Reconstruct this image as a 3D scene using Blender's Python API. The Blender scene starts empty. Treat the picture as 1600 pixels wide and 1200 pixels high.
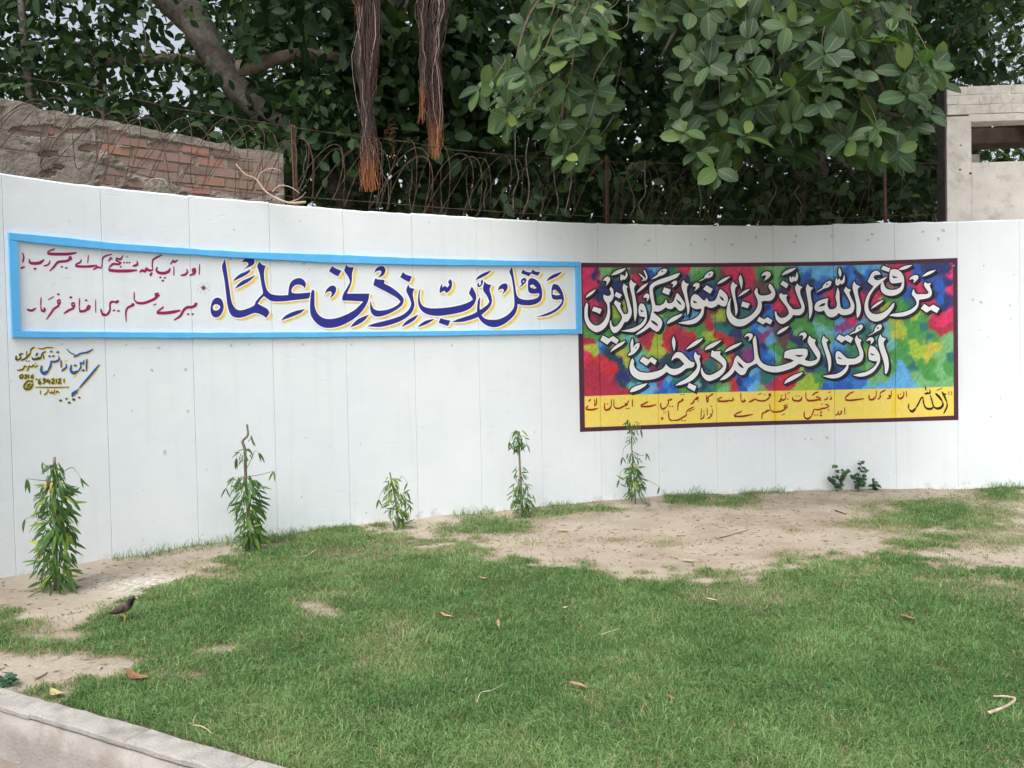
import bpy, bmesh, math, random
import numpy as np
from mathutils import Vector, Matrix
from mathutils.geometry import tessellate_polygon

# ---------------------------------------------------------------- camera, sky, sun, exposure
scene = bpy.context.scene
FOC, PITCH, ROLL, EYE = 1258.0, 0.02621, -0.02003, 1.5
_fw = np.array([0, math.cos(PITCH), -math.sin(PITCH)]); _up = np.array([0, math.sin(PITCH), math.cos(PITCH)]); _rt = np.array([1.0, 0, 0])
CR = math.cos(ROLL)*_rt + math.sin(ROLL)*_up
CU = -math.sin(ROLL)*_rt + math.cos(ROLL)*_up
cam_data = bpy.data.cameras.new('camera'); cam = bpy.data.objects.new('camera', cam_data)
scene.collection.objects.link(cam); scene.camera = cam
cam.matrix_world = Matrix(((CR[0], CU[0], -_fw[0], 0), (CR[1], CU[1], -_fw[1], 0), (CR[2], CU[2], -_fw[2], EYE), (0, 0, 0, 1)))
cam_data.sensor_width = 36; cam_data.lens = 36*FOC/1600; cam_data.clip_end = 2000; cam_data.clip_start = 0.05
scene.render.resolution_x = 1024; scene.render.resolution_y = 768

world = bpy.data.worlds.new('World'); scene.world = world; world.use_nodes = True
SUN_EL, SUN_ROT = math.radians(58), math.radians(205)
wn = world.node_tree; wn.nodes.clear()
wo = wn.nodes.new('ShaderNodeOutputWorld'); wb = wn.nodes.new('ShaderNodeBackground')
sky = wn.nodes.new('ShaderNodeTexSky'); sky.sky_type = 'NISHITA'; sky.sun_disc = False
sky.sun_elevation = SUN_EL; sky.sun_rotation = SUN_ROT; sky.air_density = 1.0; sky.dust_density = 6.0; sky.ozone_density = 1.0
hs = wn.nodes.new('ShaderNodeHueSaturation'); hs.inputs['Saturation'].default_value = 0.42   # overcast: cloud takes the blue out
wn.links.new(sky.outputs[0], hs.inputs['Color']); wn.links.new(hs.outputs[0], wb.inputs['Color'])
wb.inputs['Strength'].default_value = 0.15; wn.links.new(wb.outputs[0], wo.inputs['Surface'])
sd = bpy.data.lights.new('sun', 'SUN'); sd.energy = 0.6; sd.angle = math.radians(25); sd.color = (1.0, 0.985, 0.96)
sun = bpy.data.objects.new('sun', sd); scene.collection.objects.link(sun)
# direction towards the sun: Nishita rotation is measured clockwise from +Y
sdir = Vector((math.sin(SUN_ROT)*math.cos(SUN_EL), math.cos(SUN_ROT)*math.cos(SUN_EL), math.sin(SUN_EL)))
sun.rotation_euler = sdir.to_track_quat('Z', 'Y').to_euler(); sun.location = sdir*30
scene.view_settings.view_transform = 'Standard'; scene.view_settings.look = 'None'
scene.view_settings.exposure = 0.80; scene.view_settings.gamma = 1.0; scene.view_settings.use_curve_mapping = False
scene.render.engine = 'CYCLES'

# ---------------------------------------------------------------- helpers
rng = np.random.default_rng(7); random.seed(7)
COL = scene.collection

def direction(x, y):
    return _fw + CR*(x-800)/FOC - CU*(y-600)/FOC
def on_ground(x, y, z=0.0):
    d = direction(x, y); t = (z-EYE)/d[2]; return Vector((d[0]*t, d[1]*t, z))
def at(x, y, Y):
    d = direction(x, y); t = Y/d[1]; return Vector((d[0]*t, Y, EYE+d[2]*t))
def to_pixel(P):
    P = np.asarray(P, float) - np.array([0, 0, EYE]); dd = P@_fw
    return 800+FOC*(P@CR)/dd, 600-FOC*(P@CU)/dd

def tag(o, label=None, cat=None, group=None, kind=None):
    if label: o['label'] = label
    if cat: o['category'] = cat
    if group: o['group'] = group
    if kind: o['kind'] = kind
    return o
def empty(name, loc=(0, 0, 0), label=None, cat=None, group=None, kind=None, parent=None):
    o = bpy.data.objects.new(name, None); COL.objects.link(o); o.location = loc; o.empty_display_size = 0.1
    if parent: o.parent = parent; o.matrix_parent_inverse = world_matrix(parent).inverted()
    return tag(o, label, cat, group, kind)
def world_matrix(o):
    m = o.matrix_basis.copy()
    return world_matrix(o.parent) @ o.matrix_parent_inverse @ m if o.parent else m
def link(name, me, mat=None, parent=None, world=True):
    o = bpy.data.objects.new(name, me); COL.objects.link(o)
    if mat is not None and len(me.materials) == 0: me.materials.append(mat)
    if parent:
        o.parent = parent
        if world: o.matrix_parent_inverse = world_matrix(parent).inverted()
    return o
def mesh_np(name, verts, faces, smooth=False):
    """verts (n,3), faces: list of int arrays, each (m,k)"""
    me = bpy.data.meshes.new(name); verts = np.asarray(verts, np.float32)
    me.vertices.add(len(verts)); me.vertices.foreach_set('co', verts.ravel())
    if not isinstance(faces, list): faces = [faces]
    tot = sum(f.size for f in faces); nf = sum(len(f) for f in faces)
    me.loops.add(tot); me.loops.foreach_set('vertex_index', np.concatenate([f.ravel() for f in faces]).astype(np.int32))
    me.polygons.add(nf)
    sizes = np.concatenate([np.full(len(f), f.shape[1]) for f in faces]); st = np.concatenate([[0], np.cumsum(sizes)[:-1]])
    me.polygons.foreach_set('loop_start', st.astype(np.int32)); me.polygons.foreach_set('loop_total', sizes.astype(np.int32))
    me.polygons.foreach_set('use_smooth', np.full(nf, bool(smooth)))
    me.update(calc_edges=True); return me
def set_attr(me, name, data, typ='FLOAT'):
    typ = 'FLOAT_COLOR' if typ == 'COLOR' else typ
    a = me.attributes.new(name, typ, 'POINT')
    if typ == 'FLOAT': a.data.foreach_set('value', np.asarray(data, np.float32).ravel())
    elif typ == 'FLOAT_VECTOR': a.data.foreach_set('vector', np.asarray(data, np.float32).ravel())
    else: a.data.foreach_set('color', np.asarray(data, np.float32).ravel())
def bm_obj(name, bm, mat, parent=None, smooth=False):
    me = bpy.data.meshes.new(name); bmesh.ops.recalc_face_normals(bm, faces=bm.faces); bm.to_mesh(me); bm.free()
    if smooth:
        for p in me.polygons: p.use_smooth = True
    return link(name, me, mat, parent)
def hash2(ix, iy, seed=0):
    h = (ix.astype(np.int64)*374761393 + iy.astype(np.int64)*668265263 + seed*974634777) & 0xffffffff
    h = ((h ^ (h >> 13))*1274126177) & 0xffffffff
    return ((h ^ (h >> 16)) & 0xffff)/65535.0
def noise2(x, y, seed=0):
    x = np.asarray(x, float); y = np.asarray(y, float); ix = np.floor(x); iy = np.floor(y); fx = x-ix; fy = y-iy
    fx = fx*fx*(3-2*fx); fy = fy*fy*(3-2*fy)
    a = hash2(ix, iy, seed); b = hash2(ix+1, iy, seed); c = hash2(ix, iy+1, seed); d = hash2(ix+1, iy+1, seed)
    return (a*(1-fx)+b*fx)*(1-fy)+(c*(1-fx)+d*fx)*fy
def fbm(x, y, seed=0, n=4):
    s = 0; t = 0
    for k in range(n):
        s = s+noise2(np.asarray(x)*2**k, np.asarray(y)*2**k, seed+k*17)*0.5**k; t += 0.5**k
    return s/t
def catmull(pts, n=6):
    P = [Vector(p) for p in pts]
    if len(P) < 3: return [P[0].lerp(P[-1], i/n) for i in range(n+1)]
    out = []
    for i in range(len(P)-1):
        p0 = P[i-1] if i else P[0]*2-P[1]; p1 = P[i]; p2 = P[i+1]; p3 = P[i+2] if i+2 < len(P) else P[-1]*2-P[-2]
        for k in range(n):
            t = k/n; out.append(0.5*((2*p1)+(p2-p0)*t+(2*p0-5*p1+4*p2-p3)*t*t+(3*p1-p0-3*p2+p3)*t**3))
    out.append(P[-1].copy()); return out
def tube_data(pts, radii, sides=6, cap=True, rough=0.0, seed=0):
    """returns verts list, quads, tris for a tube through pts"""
    pts = [Vector(p) for p in pts]; n = len(pts); vs = []; R = random.Random(seed)
    up = Vector((0.13, 0.21, 1)).normalized(); nrm = None
    for i, p in enumerate(pts):
        t = (pts[min(i+1, n-1)]-pts[max(i-1, 0)])
        if t.length < 1e-9: t = Vector((0, 0, 1))
        t.normalize()
        if nrm is None:
            nrm = t.cross(up)
            if nrm.length < 1e-3: nrm = t.cross(Vector((1, 0, 0)))
            nrm.normalize()
        else:
            nrm = nrm - t*nrm.dot(t)
            if nrm.length < 1e-6: nrm = t.orthogonal()
            nrm.normalize()
        b = t.cross(nrm); r = radii[i] if hasattr(radii, '__len__') else radii
        for k in range(sides):
            a = 2*math.pi*k/sides; rr = r*(1+rough*(R.random()-0.5))
            vs.append(p+(nrm*math.cos(a)+b*math.sin(a))*rr)
    q = []
    for i in range(n-1):
        for k in range(sides):
            k2 = (k+1) % sides; q.append((i*sides+k, i*sides+k2, (i+1)*sides+k2, (i+1)*sides+k))
    tr = []
    if cap:
        for k in range(1, sides-1): tr.append((0, k+1, k)); o = (n-1)*sides; tr.append((o, o+k, o+k+1))
    return vs, q, tr
class Bag:
    """collects geometry into ONE mesh"""
    def __init__(s): s.v = []; s.q = []; s.t = []
    def tube(s, *a, **k):
        v, q, t = tube_data(*a, **k); o = len(s.v); s.v += [tuple(x) for x in v]
        s.q += [tuple(i+o for i in f) for f in q]; s.t += [tuple(i+o for i in f) for f in t]; return s
    def add(s, verts, faces):
        o = len(s.v); s.v += [tuple(x) for x in verts]
        for f in faces: (s.q if len(f) == 4 else s.t).append(tuple(i+o for i in f))
        return s
    def box(s, c, half, ax=None):
        c = Vector(c); ax = ax or (Vector((1, 0, 0)), Vector((0, 1, 0)), Vector((0, 0, 1)))
        vs = [c+ax[0]*half[0]*i+ax[1]*half[1]*j+ax[2]*half[2]*k for i in (-1, 1) for j in (-1, 1) for k in (-1, 1)]
        return s.add(vs, [(0, 1, 3, 2), (4, 6, 7, 5), (0, 4, 5, 1), (2, 3, 7, 6), (0, 2, 6, 4), (1, 5, 7, 3)])
    def obj(s, name, mat, parent=None, smooth=False):
        fs = []
        if s.q: fs.append(np.array(s.q))
        if s.t: fs.append(np.array(s.t))
        return link(name, mesh_np(name, s.v, fs, smooth), mat, parent)

# ---------------------------------------------------------------- materials
def srgb(r, g, b):
    f = lambda c: (c/255)/12.92 if c/255 <= 0.04045 else ((c/255+0.055)/1.055)**2.4
    return (f(r), f(g), f(b), 1)
def mat_new(name):
    m = bpy.data.materials.new(name); m.use_nodes = True; nt = m.node_tree; nt.nodes.clear()
    o = nt.nodes.new('ShaderNodeOutputMaterial'); p = nt.nodes.new('ShaderNodeBsdfPrincipled'); nt.links.new(p.outputs[0], o.inputs[0])
    return m, nt, p, o
def N(nt, typ, **kw):
    n = nt.nodes.new(typ)
    for k, v in kw.items():
        if k in n.inputs: n.inputs[k].default_value = v
        else: setattr(n, k, v)
    return n
def ramp(nt, fac, stops, interp='LINEAR'):
    r = nt.nodes.new('ShaderNodeValToRGB'); r.color_ramp.interpolation = interp
    e = r.color_ramp.elements; e[0].position = stops[0][0]; e[0].color = stops[0][1]; e[1].position = stops[-1][0]; e[1].color = stops[-1][1]
    for p, c in stops[1:-1]: x = e.new(p); x.color = c
    nt.links.new(fac, r.inputs[0]); return r.outputs[0]
def mix(nt, fac, a, b, mode='MIX'):
    m = nt.nodes.new('ShaderNodeMix'); m.data_type = 'RGBA'; m.blend_type = mode
    for i, v in ((0, fac), (6, a), (7, b)):
        if hasattr(v, 'is_linked') or hasattr(v, 'links'): nt.links.new(v, m.inputs[i])
        else: m.inputs[i].default_value = v
    return m.outputs[2]
def mul(c, k): return (c[0]*k, c[1]*k, c[2]*k, 1)
def noisy(name, c1, c2, scale=8, rough=0.8, bump=0.2, bscale=40, c3=None, scale3=2, dist=0.01, spec=0.3, detail=6):
    m, nt, p, o = mat_new(name); tc = N(nt, 'ShaderNodeTexCoord')
    n = N(nt, 'ShaderNodeTexNoise', Scale=scale, Detail=detail, Roughness=0.6); nt.links.new(tc.outputs['Object'], n.inputs['Vector'])
    c = ramp(nt, n.outputs[0], [(0.32, c1), (0.68, c2)])
    if c3:
        n3 = N(nt, 'ShaderNodeTexNoise', Scale=scale3, Detail=5, Roughness=0.65); nt.links.new(tc.outputs['Object'], n3.inputs['Vector'])
        f = ramp(nt, n3.outputs[0], [(0.5, (0, 0, 0, 1)), (0.68, (1, 1, 1, 1))]); c = mix(nt, f, c, c3)
    nt.links.new(c, p.inputs['Base Color']); p.inputs['Roughness'].default_value = rough; p.inputs['Specular IOR Level'].default_value = spec
    if bump:
        nb = N(nt, 'ShaderNodeTexNoise', Scale=bscale, Detail=5, Roughness=0.65); nt.links.new(tc.outputs['Object'], nb.inputs['Vector'])
        b = N(nt, 'ShaderNodeBump', Strength=bump, Distance=dist); nt.links.new(nb.outputs[0], b.inputs['Height']); nt.links.new(b.outputs[0], p.inputs['Normal'])
    return m
def g(v): return (v, v, v*1.0, 1)

M = {}
# painted concrete wall: white emulsion, faint roller variation, flaked and splashed near the foot
def wall_paint():
    m, nt, p, o = mat_new('white_wall_paint'); tc = N(nt, 'ShaderNodeTexCoord')
    n = N(nt, 'ShaderNodeTexNoise', Scale=1.3, Detail=7, Roughness=0.6); nt.links.new(tc.outputs['Object'], n.inputs['Vector'])
    c = ramp(nt, n.outputs[0], [(0.3, (0.69, 0.75, 0.785, 1)), (0.7, (0.765, 0.815, 0.84, 1))])
    # vertical runs
    mp = N(nt, 'ShaderNodeMapping'); mp.inputs['Scale'].default_value = (14, 14, 0.7); nt.links.new(tc.outputs['Object'], mp.inputs['Vector'])
    ns = N(nt, 'ShaderNodeTexNoise', Scale=1.0, Detail=5); nt.links.new(mp.outputs[0], ns.inputs['Vector'])
    c = mix(nt, ramp(nt, ns.outputs[0], [(0.55, (0, 0, 0, 1)), (0.80, (0.22, 0.22, 0.22, 1))]), c, (0.58, 0.59, 0.57, 1))
    # splashed earth at the foot
    sp = N(nt, 'ShaderNodeSeparateXYZ'); nt.links.new(tc.outputs['Object'], sp.inputs[0])
    nz = N(nt, 'ShaderNodeTexNoise', Scale=9, Detail=8, Roughness=0.75); nt.links.new(tc.outputs['Object'], nz.inputs['Vector'])
    mr = N(nt, 'ShaderNodeMapRange'); mr.inputs[1].default_value = 0.02; mr.inputs[2].default_value = 0.30; mr.inputs[3].default_value = 0.52; mr.inputs[4].default_value = 0.22
    nt.links.new(sp.outputs[2], mr.inputs[0])
    ml = N(nt, 'ShaderNodeMath', operation='SUBTRACT'); nt.links.new(mr.outputs[0], ml.inputs[0]); nt.links.new(nz.outputs[0], ml.inputs[1])
    f = ramp(nt, ml.outputs[0], [(0.0, (0, 0, 0, 1)), (0.16, (0.75, 0.75, 0.75, 1))])
    c = mix(nt, f, c, (0.50, 0.44, 0.37, 1))
    # pin holes / chips
    v = N(nt, 'ShaderNodeTexVoronoi', Scale=3.4); v.inputs['Randomness'].default_value = 1; nt.links.new(tc.outputs['Object'], v.inputs['Vector'])
    wn_ = N(nt, 'ShaderNodeMath', operation='LESS_THAN'); wn_.inputs[1].default_value = 0.020; nt.links.new(v.outputs['Distance'], wn_.inputs[0])
    c = mix(nt, wn_.outputs[0], c, (0.36, 0.37, 0.36, 1))
    nt.links.new(c, p.inputs['Base Color']); p.inputs['Roughness'].default_value = 0.62; p.inputs['Specular IOR Level'].default_value = 0.25
    n1 = N(nt, 'ShaderNodeTexNoise', Scale=5, Detail=9, Roughness=0.62); nt.links.new(tc.outputs['Object'], n1.inputs['Vector'])
    mp2 = N(nt, 'ShaderNodeMapping'); mp2.inputs['Scale'].default_value = (2.2, 2.2, 7); nt.links.new(tc.outputs['Object'], mp2.inputs['Vector'])
    n2 = N(nt, 'ShaderNodeTexNoise', Scale=3.0, Detail=6, Roughness=0.7); nt.links.new(mp2.outputs[0], n2.inputs['Vector'])
    chip = ramp(nt, n2.outputs[0], [(0.62, (0, 0, 0, 1)), (0.66, (1, 1, 1, 1))])
    ad = N(nt, 'ShaderNodeMath', operation='MULTIPLY_ADD'); nt.links.new(chip, ad.inputs[0]); ad.inputs[1].default_value = -0.22; nt.links.new(n1.outputs[0], ad.inputs[2])
    b = N(nt, 'ShaderNodeBump', Strength=0.42, Distance=0.013); nt.links.new(ad.outputs[0], b.inputs['Height']); nt.links.new(b.outputs[0], p.inputs['Normal'])
    return m
M['wall'] = wall_paint()
def paint(name, col, var=0.12, rough=0.55, scale=25, alpha=1.0):
    m, nt, p, o = mat_new(name); tc = N(nt, 'ShaderNodeTexCoord')
    mp = N(nt, 'ShaderNodeMapping'); mp.inputs['Scale'].default_value = (1, 1, 0.35); nt.links.new(tc.outputs['Object'], mp.inputs['Vector'])
    n = N(nt, 'ShaderNodeTexNoise', Scale=scale, Detail=5, Roughness=0.6); nt.links.new(mp.outputs[0], n.inputs['Vector'])
    c = ramp(nt, n.outputs[0], [(0.3, mul(col, 1-var)), (0.7, tuple(min(1, x*(1+var)) for x in col[:3])+(1,))])
    nt.links.new(c, p.inputs['Base Color']); p.inputs['Roughness'].default_value = rough; p.inputs['Specular IOR Level'].default_value = 0.3
    if alpha < 1:
        t = N(nt, 'ShaderNodeBsdfTransparent'); mx = N(nt, 'ShaderNodeMixShader'); mx.inputs[0].default_value = alpha
        nt.links.new(t.outputs[0], mx.inputs[1]); nt.links.new(p.outputs[0], mx.inputs[2]); nt.links.new(mx.outputs[0], o.inputs[0])
    return m
M['navy'] = paint('navy_lettering_paint', srgb(42, 46, 132)); M['yellow_edge'] = paint('yellow_edge_paint', srgb(238, 205, 82))
M['letter_white'] = paint('white_lettering_paint', (0.84, 0.86, 0.88, 1), 0.03); M['black_edge'] = paint('black_edge_paint', srgb(38, 30, 48))
M['wash'] = paint('dark_wash_paint', srgb(42, 40, 60), alpha=0.6)
M['maroon'] = paint('maroon_border_paint', srgb(78, 42, 60)); M['blue_frame'] = paint('sky_blue_frame_paint', srgb(92, 182, 240), 0.07, 0.5, 12)
M['crimson'] = paint('crimson_lettering_paint', srgb(150, 26, 84)); M['brick_red'] = paint('red_brown_lettering_paint', srgb(150, 46, 22))
M['ink'] = paint('black_brown_lettering_paint', srgb(44, 34, 28)); M['sign_blue'] = paint('blue_signature_paint', srgb(38, 92, 160))
M['sign_teal'] = paint('teal_signature_paint', srgb(40, 80, 92)); M['sign_olive'] = paint('olive_signature_paint', srgb(92, 98, 48))
M['star_dark'] = paint('grey_dot_paint', srgb(90, 90, 100))
def attr_paint(name, attr, rough=0.55, grain=0.25, gscale=60):
    m, nt, p, o = mat_new(name); a = N(nt, 'ShaderNodeAttribute'); a.attribute_name = attr; tc = N(nt, 'ShaderNodeTexCoord')
    mp = N(nt, 'ShaderNodeMapping'); mp.inputs['Scale'].default_value = (1, 1, 0.3); nt.links.new(tc.outputs['Object'], mp.inputs['Vector'])
    n = N(nt, 'ShaderNodeTexNoise', Scale=gscale, Detail=4, Roughness=0.7); nt.links.new(mp.outputs[0], n.inputs['Vector'])
    r = ramp(nt, n.outputs[0], [(0.25, g(1-grain)), (0.75, g(1+grain))]); c = mix(nt, 1.0, a.outputs['Color'], r, 'MULTIPLY')
    nt.links.new(c, p.inputs['Base Color']); p.inputs['Roughness'].default_value = rough; return m
M['mural'] = attr_paint('mural_background_paint', 'paint')

def leaf_mat(name, dark, light, vein, trans=0.3, rough=0.45, spec=0.35):
    m, nt, p, o = mat_new(name)
    uv = N(nt, 'ShaderNodeAttribute'); uv.attribute_name = 'leafuv'; sp = N(nt, 'ShaderNodeSeparateXYZ'); nt.links.new(uv.outputs['Vector'], sp.inputs[0])
    oi = N(nt, 'ShaderNodeObjectInfo'); ta = N(nt, 'ShaderNodeAttribute'); ta.attribute_name = 'tint'
    ad = N(nt, 'ShaderNodeMath', operation='ADD'); nt.links.new(oi.outputs['Random'], ad.inputs[0]); nt.links.new(ta.outputs['Fac'], ad.inputs[1])
    fr = N(nt, 'ShaderNodeMath', operation='FRACT'); nt.links.new(ad.outputs[0], fr.inputs[0])
    c = ramp(nt, fr.outputs[0], [(0.0, dark), (0.7, light), (0.93, tuple(light[i]*(1.5, 1.35, 1.0)[i] for i in range(3))+(1,)), (1.0, tuple(light[i]*(2.6, 1.9, 1.0)[i] for i in range(3))+(1,))])
    # midrib: |u| small ; side veins: sawtooth in v + |u|
    ab = N(nt, 'ShaderNodeMath', operation='ABSOLUTE'); nt.links.new(sp.outputs[0], ab.inputs[0])
    mid = ramp(nt, ab.outputs[0], [(0.0, (1, 1, 1, 1)), (0.09, (0, 0, 0, 1))])
    sb = N(nt, 'ShaderNodeMath', operation='SUBTRACT'); m1 = N(nt, 'ShaderNodeMath', operation='MULTIPLY'); m1.inputs[1].default_value = 0.28
    nt.links.new(ab.outputs[0], m1.inputs[0]); nt.links.new(sp.outputs[1], sb.inputs[0]); nt.links.new(m1.outputs[0], sb.inputs[1])
    m2 = N(nt, 'ShaderNodeMath', operation='MULTIPLY'); m2.inputs[1].default_value = 7.0; nt.links.new(sb.outputs[0], m2.inputs[0])
    f2 = N(nt, 'ShaderNodeMath', operation='FRACT'); nt.links.new(m2.outputs[0], f2.inputs[0])
    side = ramp(nt, f2.outputs[0], [(0.0, (0.5, 0.5, 0.5, 1)), (0.12, (0, 0, 0, 1))])
    mx = N(nt, 'ShaderNodeMath', operation='MAXIMUM'); nt.links.new(mid, mx.inputs[0]); nt.links.new(side, mx.inputs[1])
    c = mix(nt, mx.outputs[0], c, vein)
    nt.links.new(c, p.inputs['Base Color']); p.inputs['Roughness'].default_value = rough; p.inputs['Specular IOR Level'].default_value = spec
    t = N(nt, 'ShaderNodeBsdfTranslucent'); nt.links.new(mix(nt, 1.0, c, (1.0, 1.3, 0.45, 1), 'MULTIPLY'), t.inputs['Color'])
    ms = N(nt, 'ShaderNodeMixShader'); ms.inputs[0].default_value = trans
    nt.links.new(p.outputs[0], ms.inputs[1]); nt.links.new(t.outputs[0], ms.inputs[2]); nt.links.new(ms.outputs[0], o.inputs[0])
    return m
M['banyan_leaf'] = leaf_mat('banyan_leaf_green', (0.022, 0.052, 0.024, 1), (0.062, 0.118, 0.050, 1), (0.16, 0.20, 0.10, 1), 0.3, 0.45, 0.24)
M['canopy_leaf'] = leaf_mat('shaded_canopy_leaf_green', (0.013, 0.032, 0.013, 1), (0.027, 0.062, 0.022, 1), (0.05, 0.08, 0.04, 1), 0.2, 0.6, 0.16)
M['fine_leaf'] = leaf_mat('light_canopy_leaf_green', (0.035, 0.075, 0.022, 1), (0.08, 0.14, 0.035, 1), (0.1, 0.14, 0.06, 1), 0.35)
M['sapling_leaf'] = leaf_mat('sapling_leaf_green', (0.034, 0.088, 0.026, 1), (0.080, 0.175, 0.042, 1), (0.11, 0.19, 0.07, 1), 0.3)
M['lime_leaf'] = leaf_mat('young_lime_leaf', (0.13, 0.22, 0.03, 1), (0.22, 0.32, 0.05, 1), (0.3, 0.38, 0.12, 1), 0.35)
M['weed_leaf'] = leaf_mat('dark_weed_leaf', (0.030, 0.085, 0.045, 1), (0.05, 0.12, 0.06, 1), (0.1, 0.16, 0.09, 1), 0.2)
M['yellow_leaf'] = noisy('yellowed_leaf', (0.42, 0.26, 0.05, 1), (0.55, 0.38, 0.10, 1), 30, 0.7, 0)
M['bark'] = noisy('grey_brown_bark', (0.10, 0.088, 0.072, 1), (0.24, 0.215, 0.18, 1), 9, 0.9, 0.9, 30, (0.055, 0.045, 0.038, 1), 3, 0.03)
M['bough_bark'] = noisy('dark_bough_bark', (0.06, 0.048, 0.036, 1), (0.13, 0.105, 0.08, 1), 14, 0.9, 0.8, 40, None, 3, 0.02)
M['limb_bark'] = noisy('pale_limb_bark', (0.12, 0.10, 0.075, 1), (0.23, 0.195, 0.15, 1), 14, 0.9, 0.8, 40, None, 3, 0.02)
M['twig'] = noisy('brown_twig_bark', (0.07, 0.05, 0.035, 1), (0.14, 0.10, 0.07, 1), 30, 0.9, 0.3, 60)
M['sapling_bark'] = noisy('grey_sapling_bark', (0.14, 0.10, 0.08, 1), (0.27, 0.21, 0.17, 1), 30, 0.9, 0.5, 80)
M['dry_wood'] = noisy('dry_pale_wood', (0.34, 0.27, 0.20, 1), (0.52, 0.44, 0.33, 1), 40, 0.85, 0.3, 90)
M['rust'] = noisy('rusty_wire', (0.045, 0.028, 0.021, 1), (0.11, 0.066, 0.048, 1), 60, 0.8, 0.3, 100, spec=0.4)
M['rust_post'] = noisy('rusty_post', (0.075, 0.040, 0.030, 1), (0.15, 0.085, 0.06, 1), 20, 0.85, 0.3, 60)
# ---------------------------------------------------------------- the curved wall: plan curve, s = metres along it, z = height
PW = 0.66805            # width of one cast panel
WALL_TOP = EYE+1.4507
HEAD = [0.4156236, 0.0175474, -0.3117791, -0.4558302, 0.3298904]
I0, I1 = -3, 21         # joints built (0..15 are in the picture)
def heading(j):         # j in joint units
    t = min(max(j/15*2-1, -1.12), 1.0); return np.polyval(HEAD, t)
_M = 24
_px = {0: (-3.66553, 5.87339)}
_S = np.arange(I0*_M, I1*_M+1)/_M*PW
_xy = np.zeros((len(_S), 2)); _o = -I0*_M; _xy[_o] = _px[0]
for k in range(_o, len(_S)-1):
    a = heading((k-_o+.5)/_M); _xy[k+1] = _xy[k]+PW/_M*np.array([math.cos(a), math.sin(a)])
for k in range(_o, 0, -1):
    a = heading((k-_o-.5)/_M); _xy[k-1] = _xy[k]-PW/_M*np.array([math.cos(a), math.sin(a)])
_hd = np.array([heading(s/PW) for s in _S]); _az = _xy[:, 0]/_xy[:, 1]
JOINTS = np.arange(I0, I1+1)*PW
def wall_xy(s): return np.interp(s, _S, _xy[:, 0]), np.interp(s, _S, _xy[:, 1])
def groove(s):
    d = np.abs((np.asarray(s)/PW+0.5) % 1-0.5)*PW
    return -0.0045*np.clip((0.0040-d)/0.0018, 0, 1)
def on_wall(s, z, off, grooved=True):
    s = np.asarray(s, float); x, y = wall_xy(s); h = np.interp(s, _S, _hd)
    o = np.asarray(off)+(groove(s) if grooved else 0)
    return np.stack([x+np.sin(h)*o, y-np.cos(h)*o, np.broadcast_to(z, x.shape)], -1)
def px_wall(x, y, off=0.0):
    """photo pixel -> (s, z) on the wall"""
    x = np.asarray(x, float); y = np.asarray(y, float)
    d = _fw+CR*((x-800)/FOC)[..., None]-CU*((y-600)/FOC)[..., None]
    az = d[..., 0]/d[..., 1]; s = np.interp(az, _az, _S); Y = np.interp(s, _S, _xy[:, 1]); return s, EYE+d[..., 2]/d[..., 1]*Y
CUTS = sorted(set([round(float(j+e), 5) for j in JOINTS for e in (-.0040, -.0022, .0022, .0040)] + [round(float(j+PW*k/6), 5) for j in JOINTS for k in range(1, 6)]))
def wall_bend(bm):
    """bend a flat mesh (x = s, y = z, z = offset) onto the wall, cutting it at the joints"""
    xs = [v.co.x for v in bm.verts]; lo, hi = min(xs), max(xs)
    for c in CUTS:
        if lo < c < hi:
            bmesh.ops.bisect_plane(bm, geom=bm.verts[:]+bm.edges[:]+bm.faces[:], plane_co=(c, 0, 0), plane_no=(1, 0, 0), dist=1e-6)
    co = np.array([v.co[:] for v in bm.verts]); W = on_wall(co[:, 0], co[:, 1], co[:, 2])
    for v, w in zip(bm.verts, W): v.co = w
def flat_obj(name, V, T, mat, parent):
    bm = bmesh.new(); vs = [bm.verts.new(v) for v in V]
    for t in T:
        try: bm.faces.new([vs[i] for i in t])
        except ValueError: pass
    bm.faces.ensure_lookup_table(); wall_bend(bm)
    me = bpy.data.meshes.new(name); bm.to_mesh(me); bm.free(); return link(name, me, mat, parent)

# --- ground with kerb; u runs along the kerb, v away from the road
K0, K1 = on_ground(0, 1077), on_ground(400, 1191)
KU = (K1-K0).normalized(); KV = Vector((-KU.y, KU.x, 0)); KT = 0.11; KH = 0.235
def uv_xy(u, v): return K0.x+KU.x*u+KV.x*v, K0.y+KU.y*u+KV.y*v
_lx = [-200, 0, 60, 110, 150, 185, 215, 260, 300, 350, 380, 440, 470, 600, 640, 700, 760, 800, 850, 900, 980, 1060, 1130, 1190, 1240, 1280, 1330, 1400, 1450, 1500, 1600, 1900]
_ly = [965, 968, 978, 980, 975, 960, 935, 930, 902, 880, 868, 838, 818, 818, 838, 856, 862, 872, 878, 885, 892, 890, 885, 895, 888, 872, 866, 856, 866, 880, 886, 890]
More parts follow.
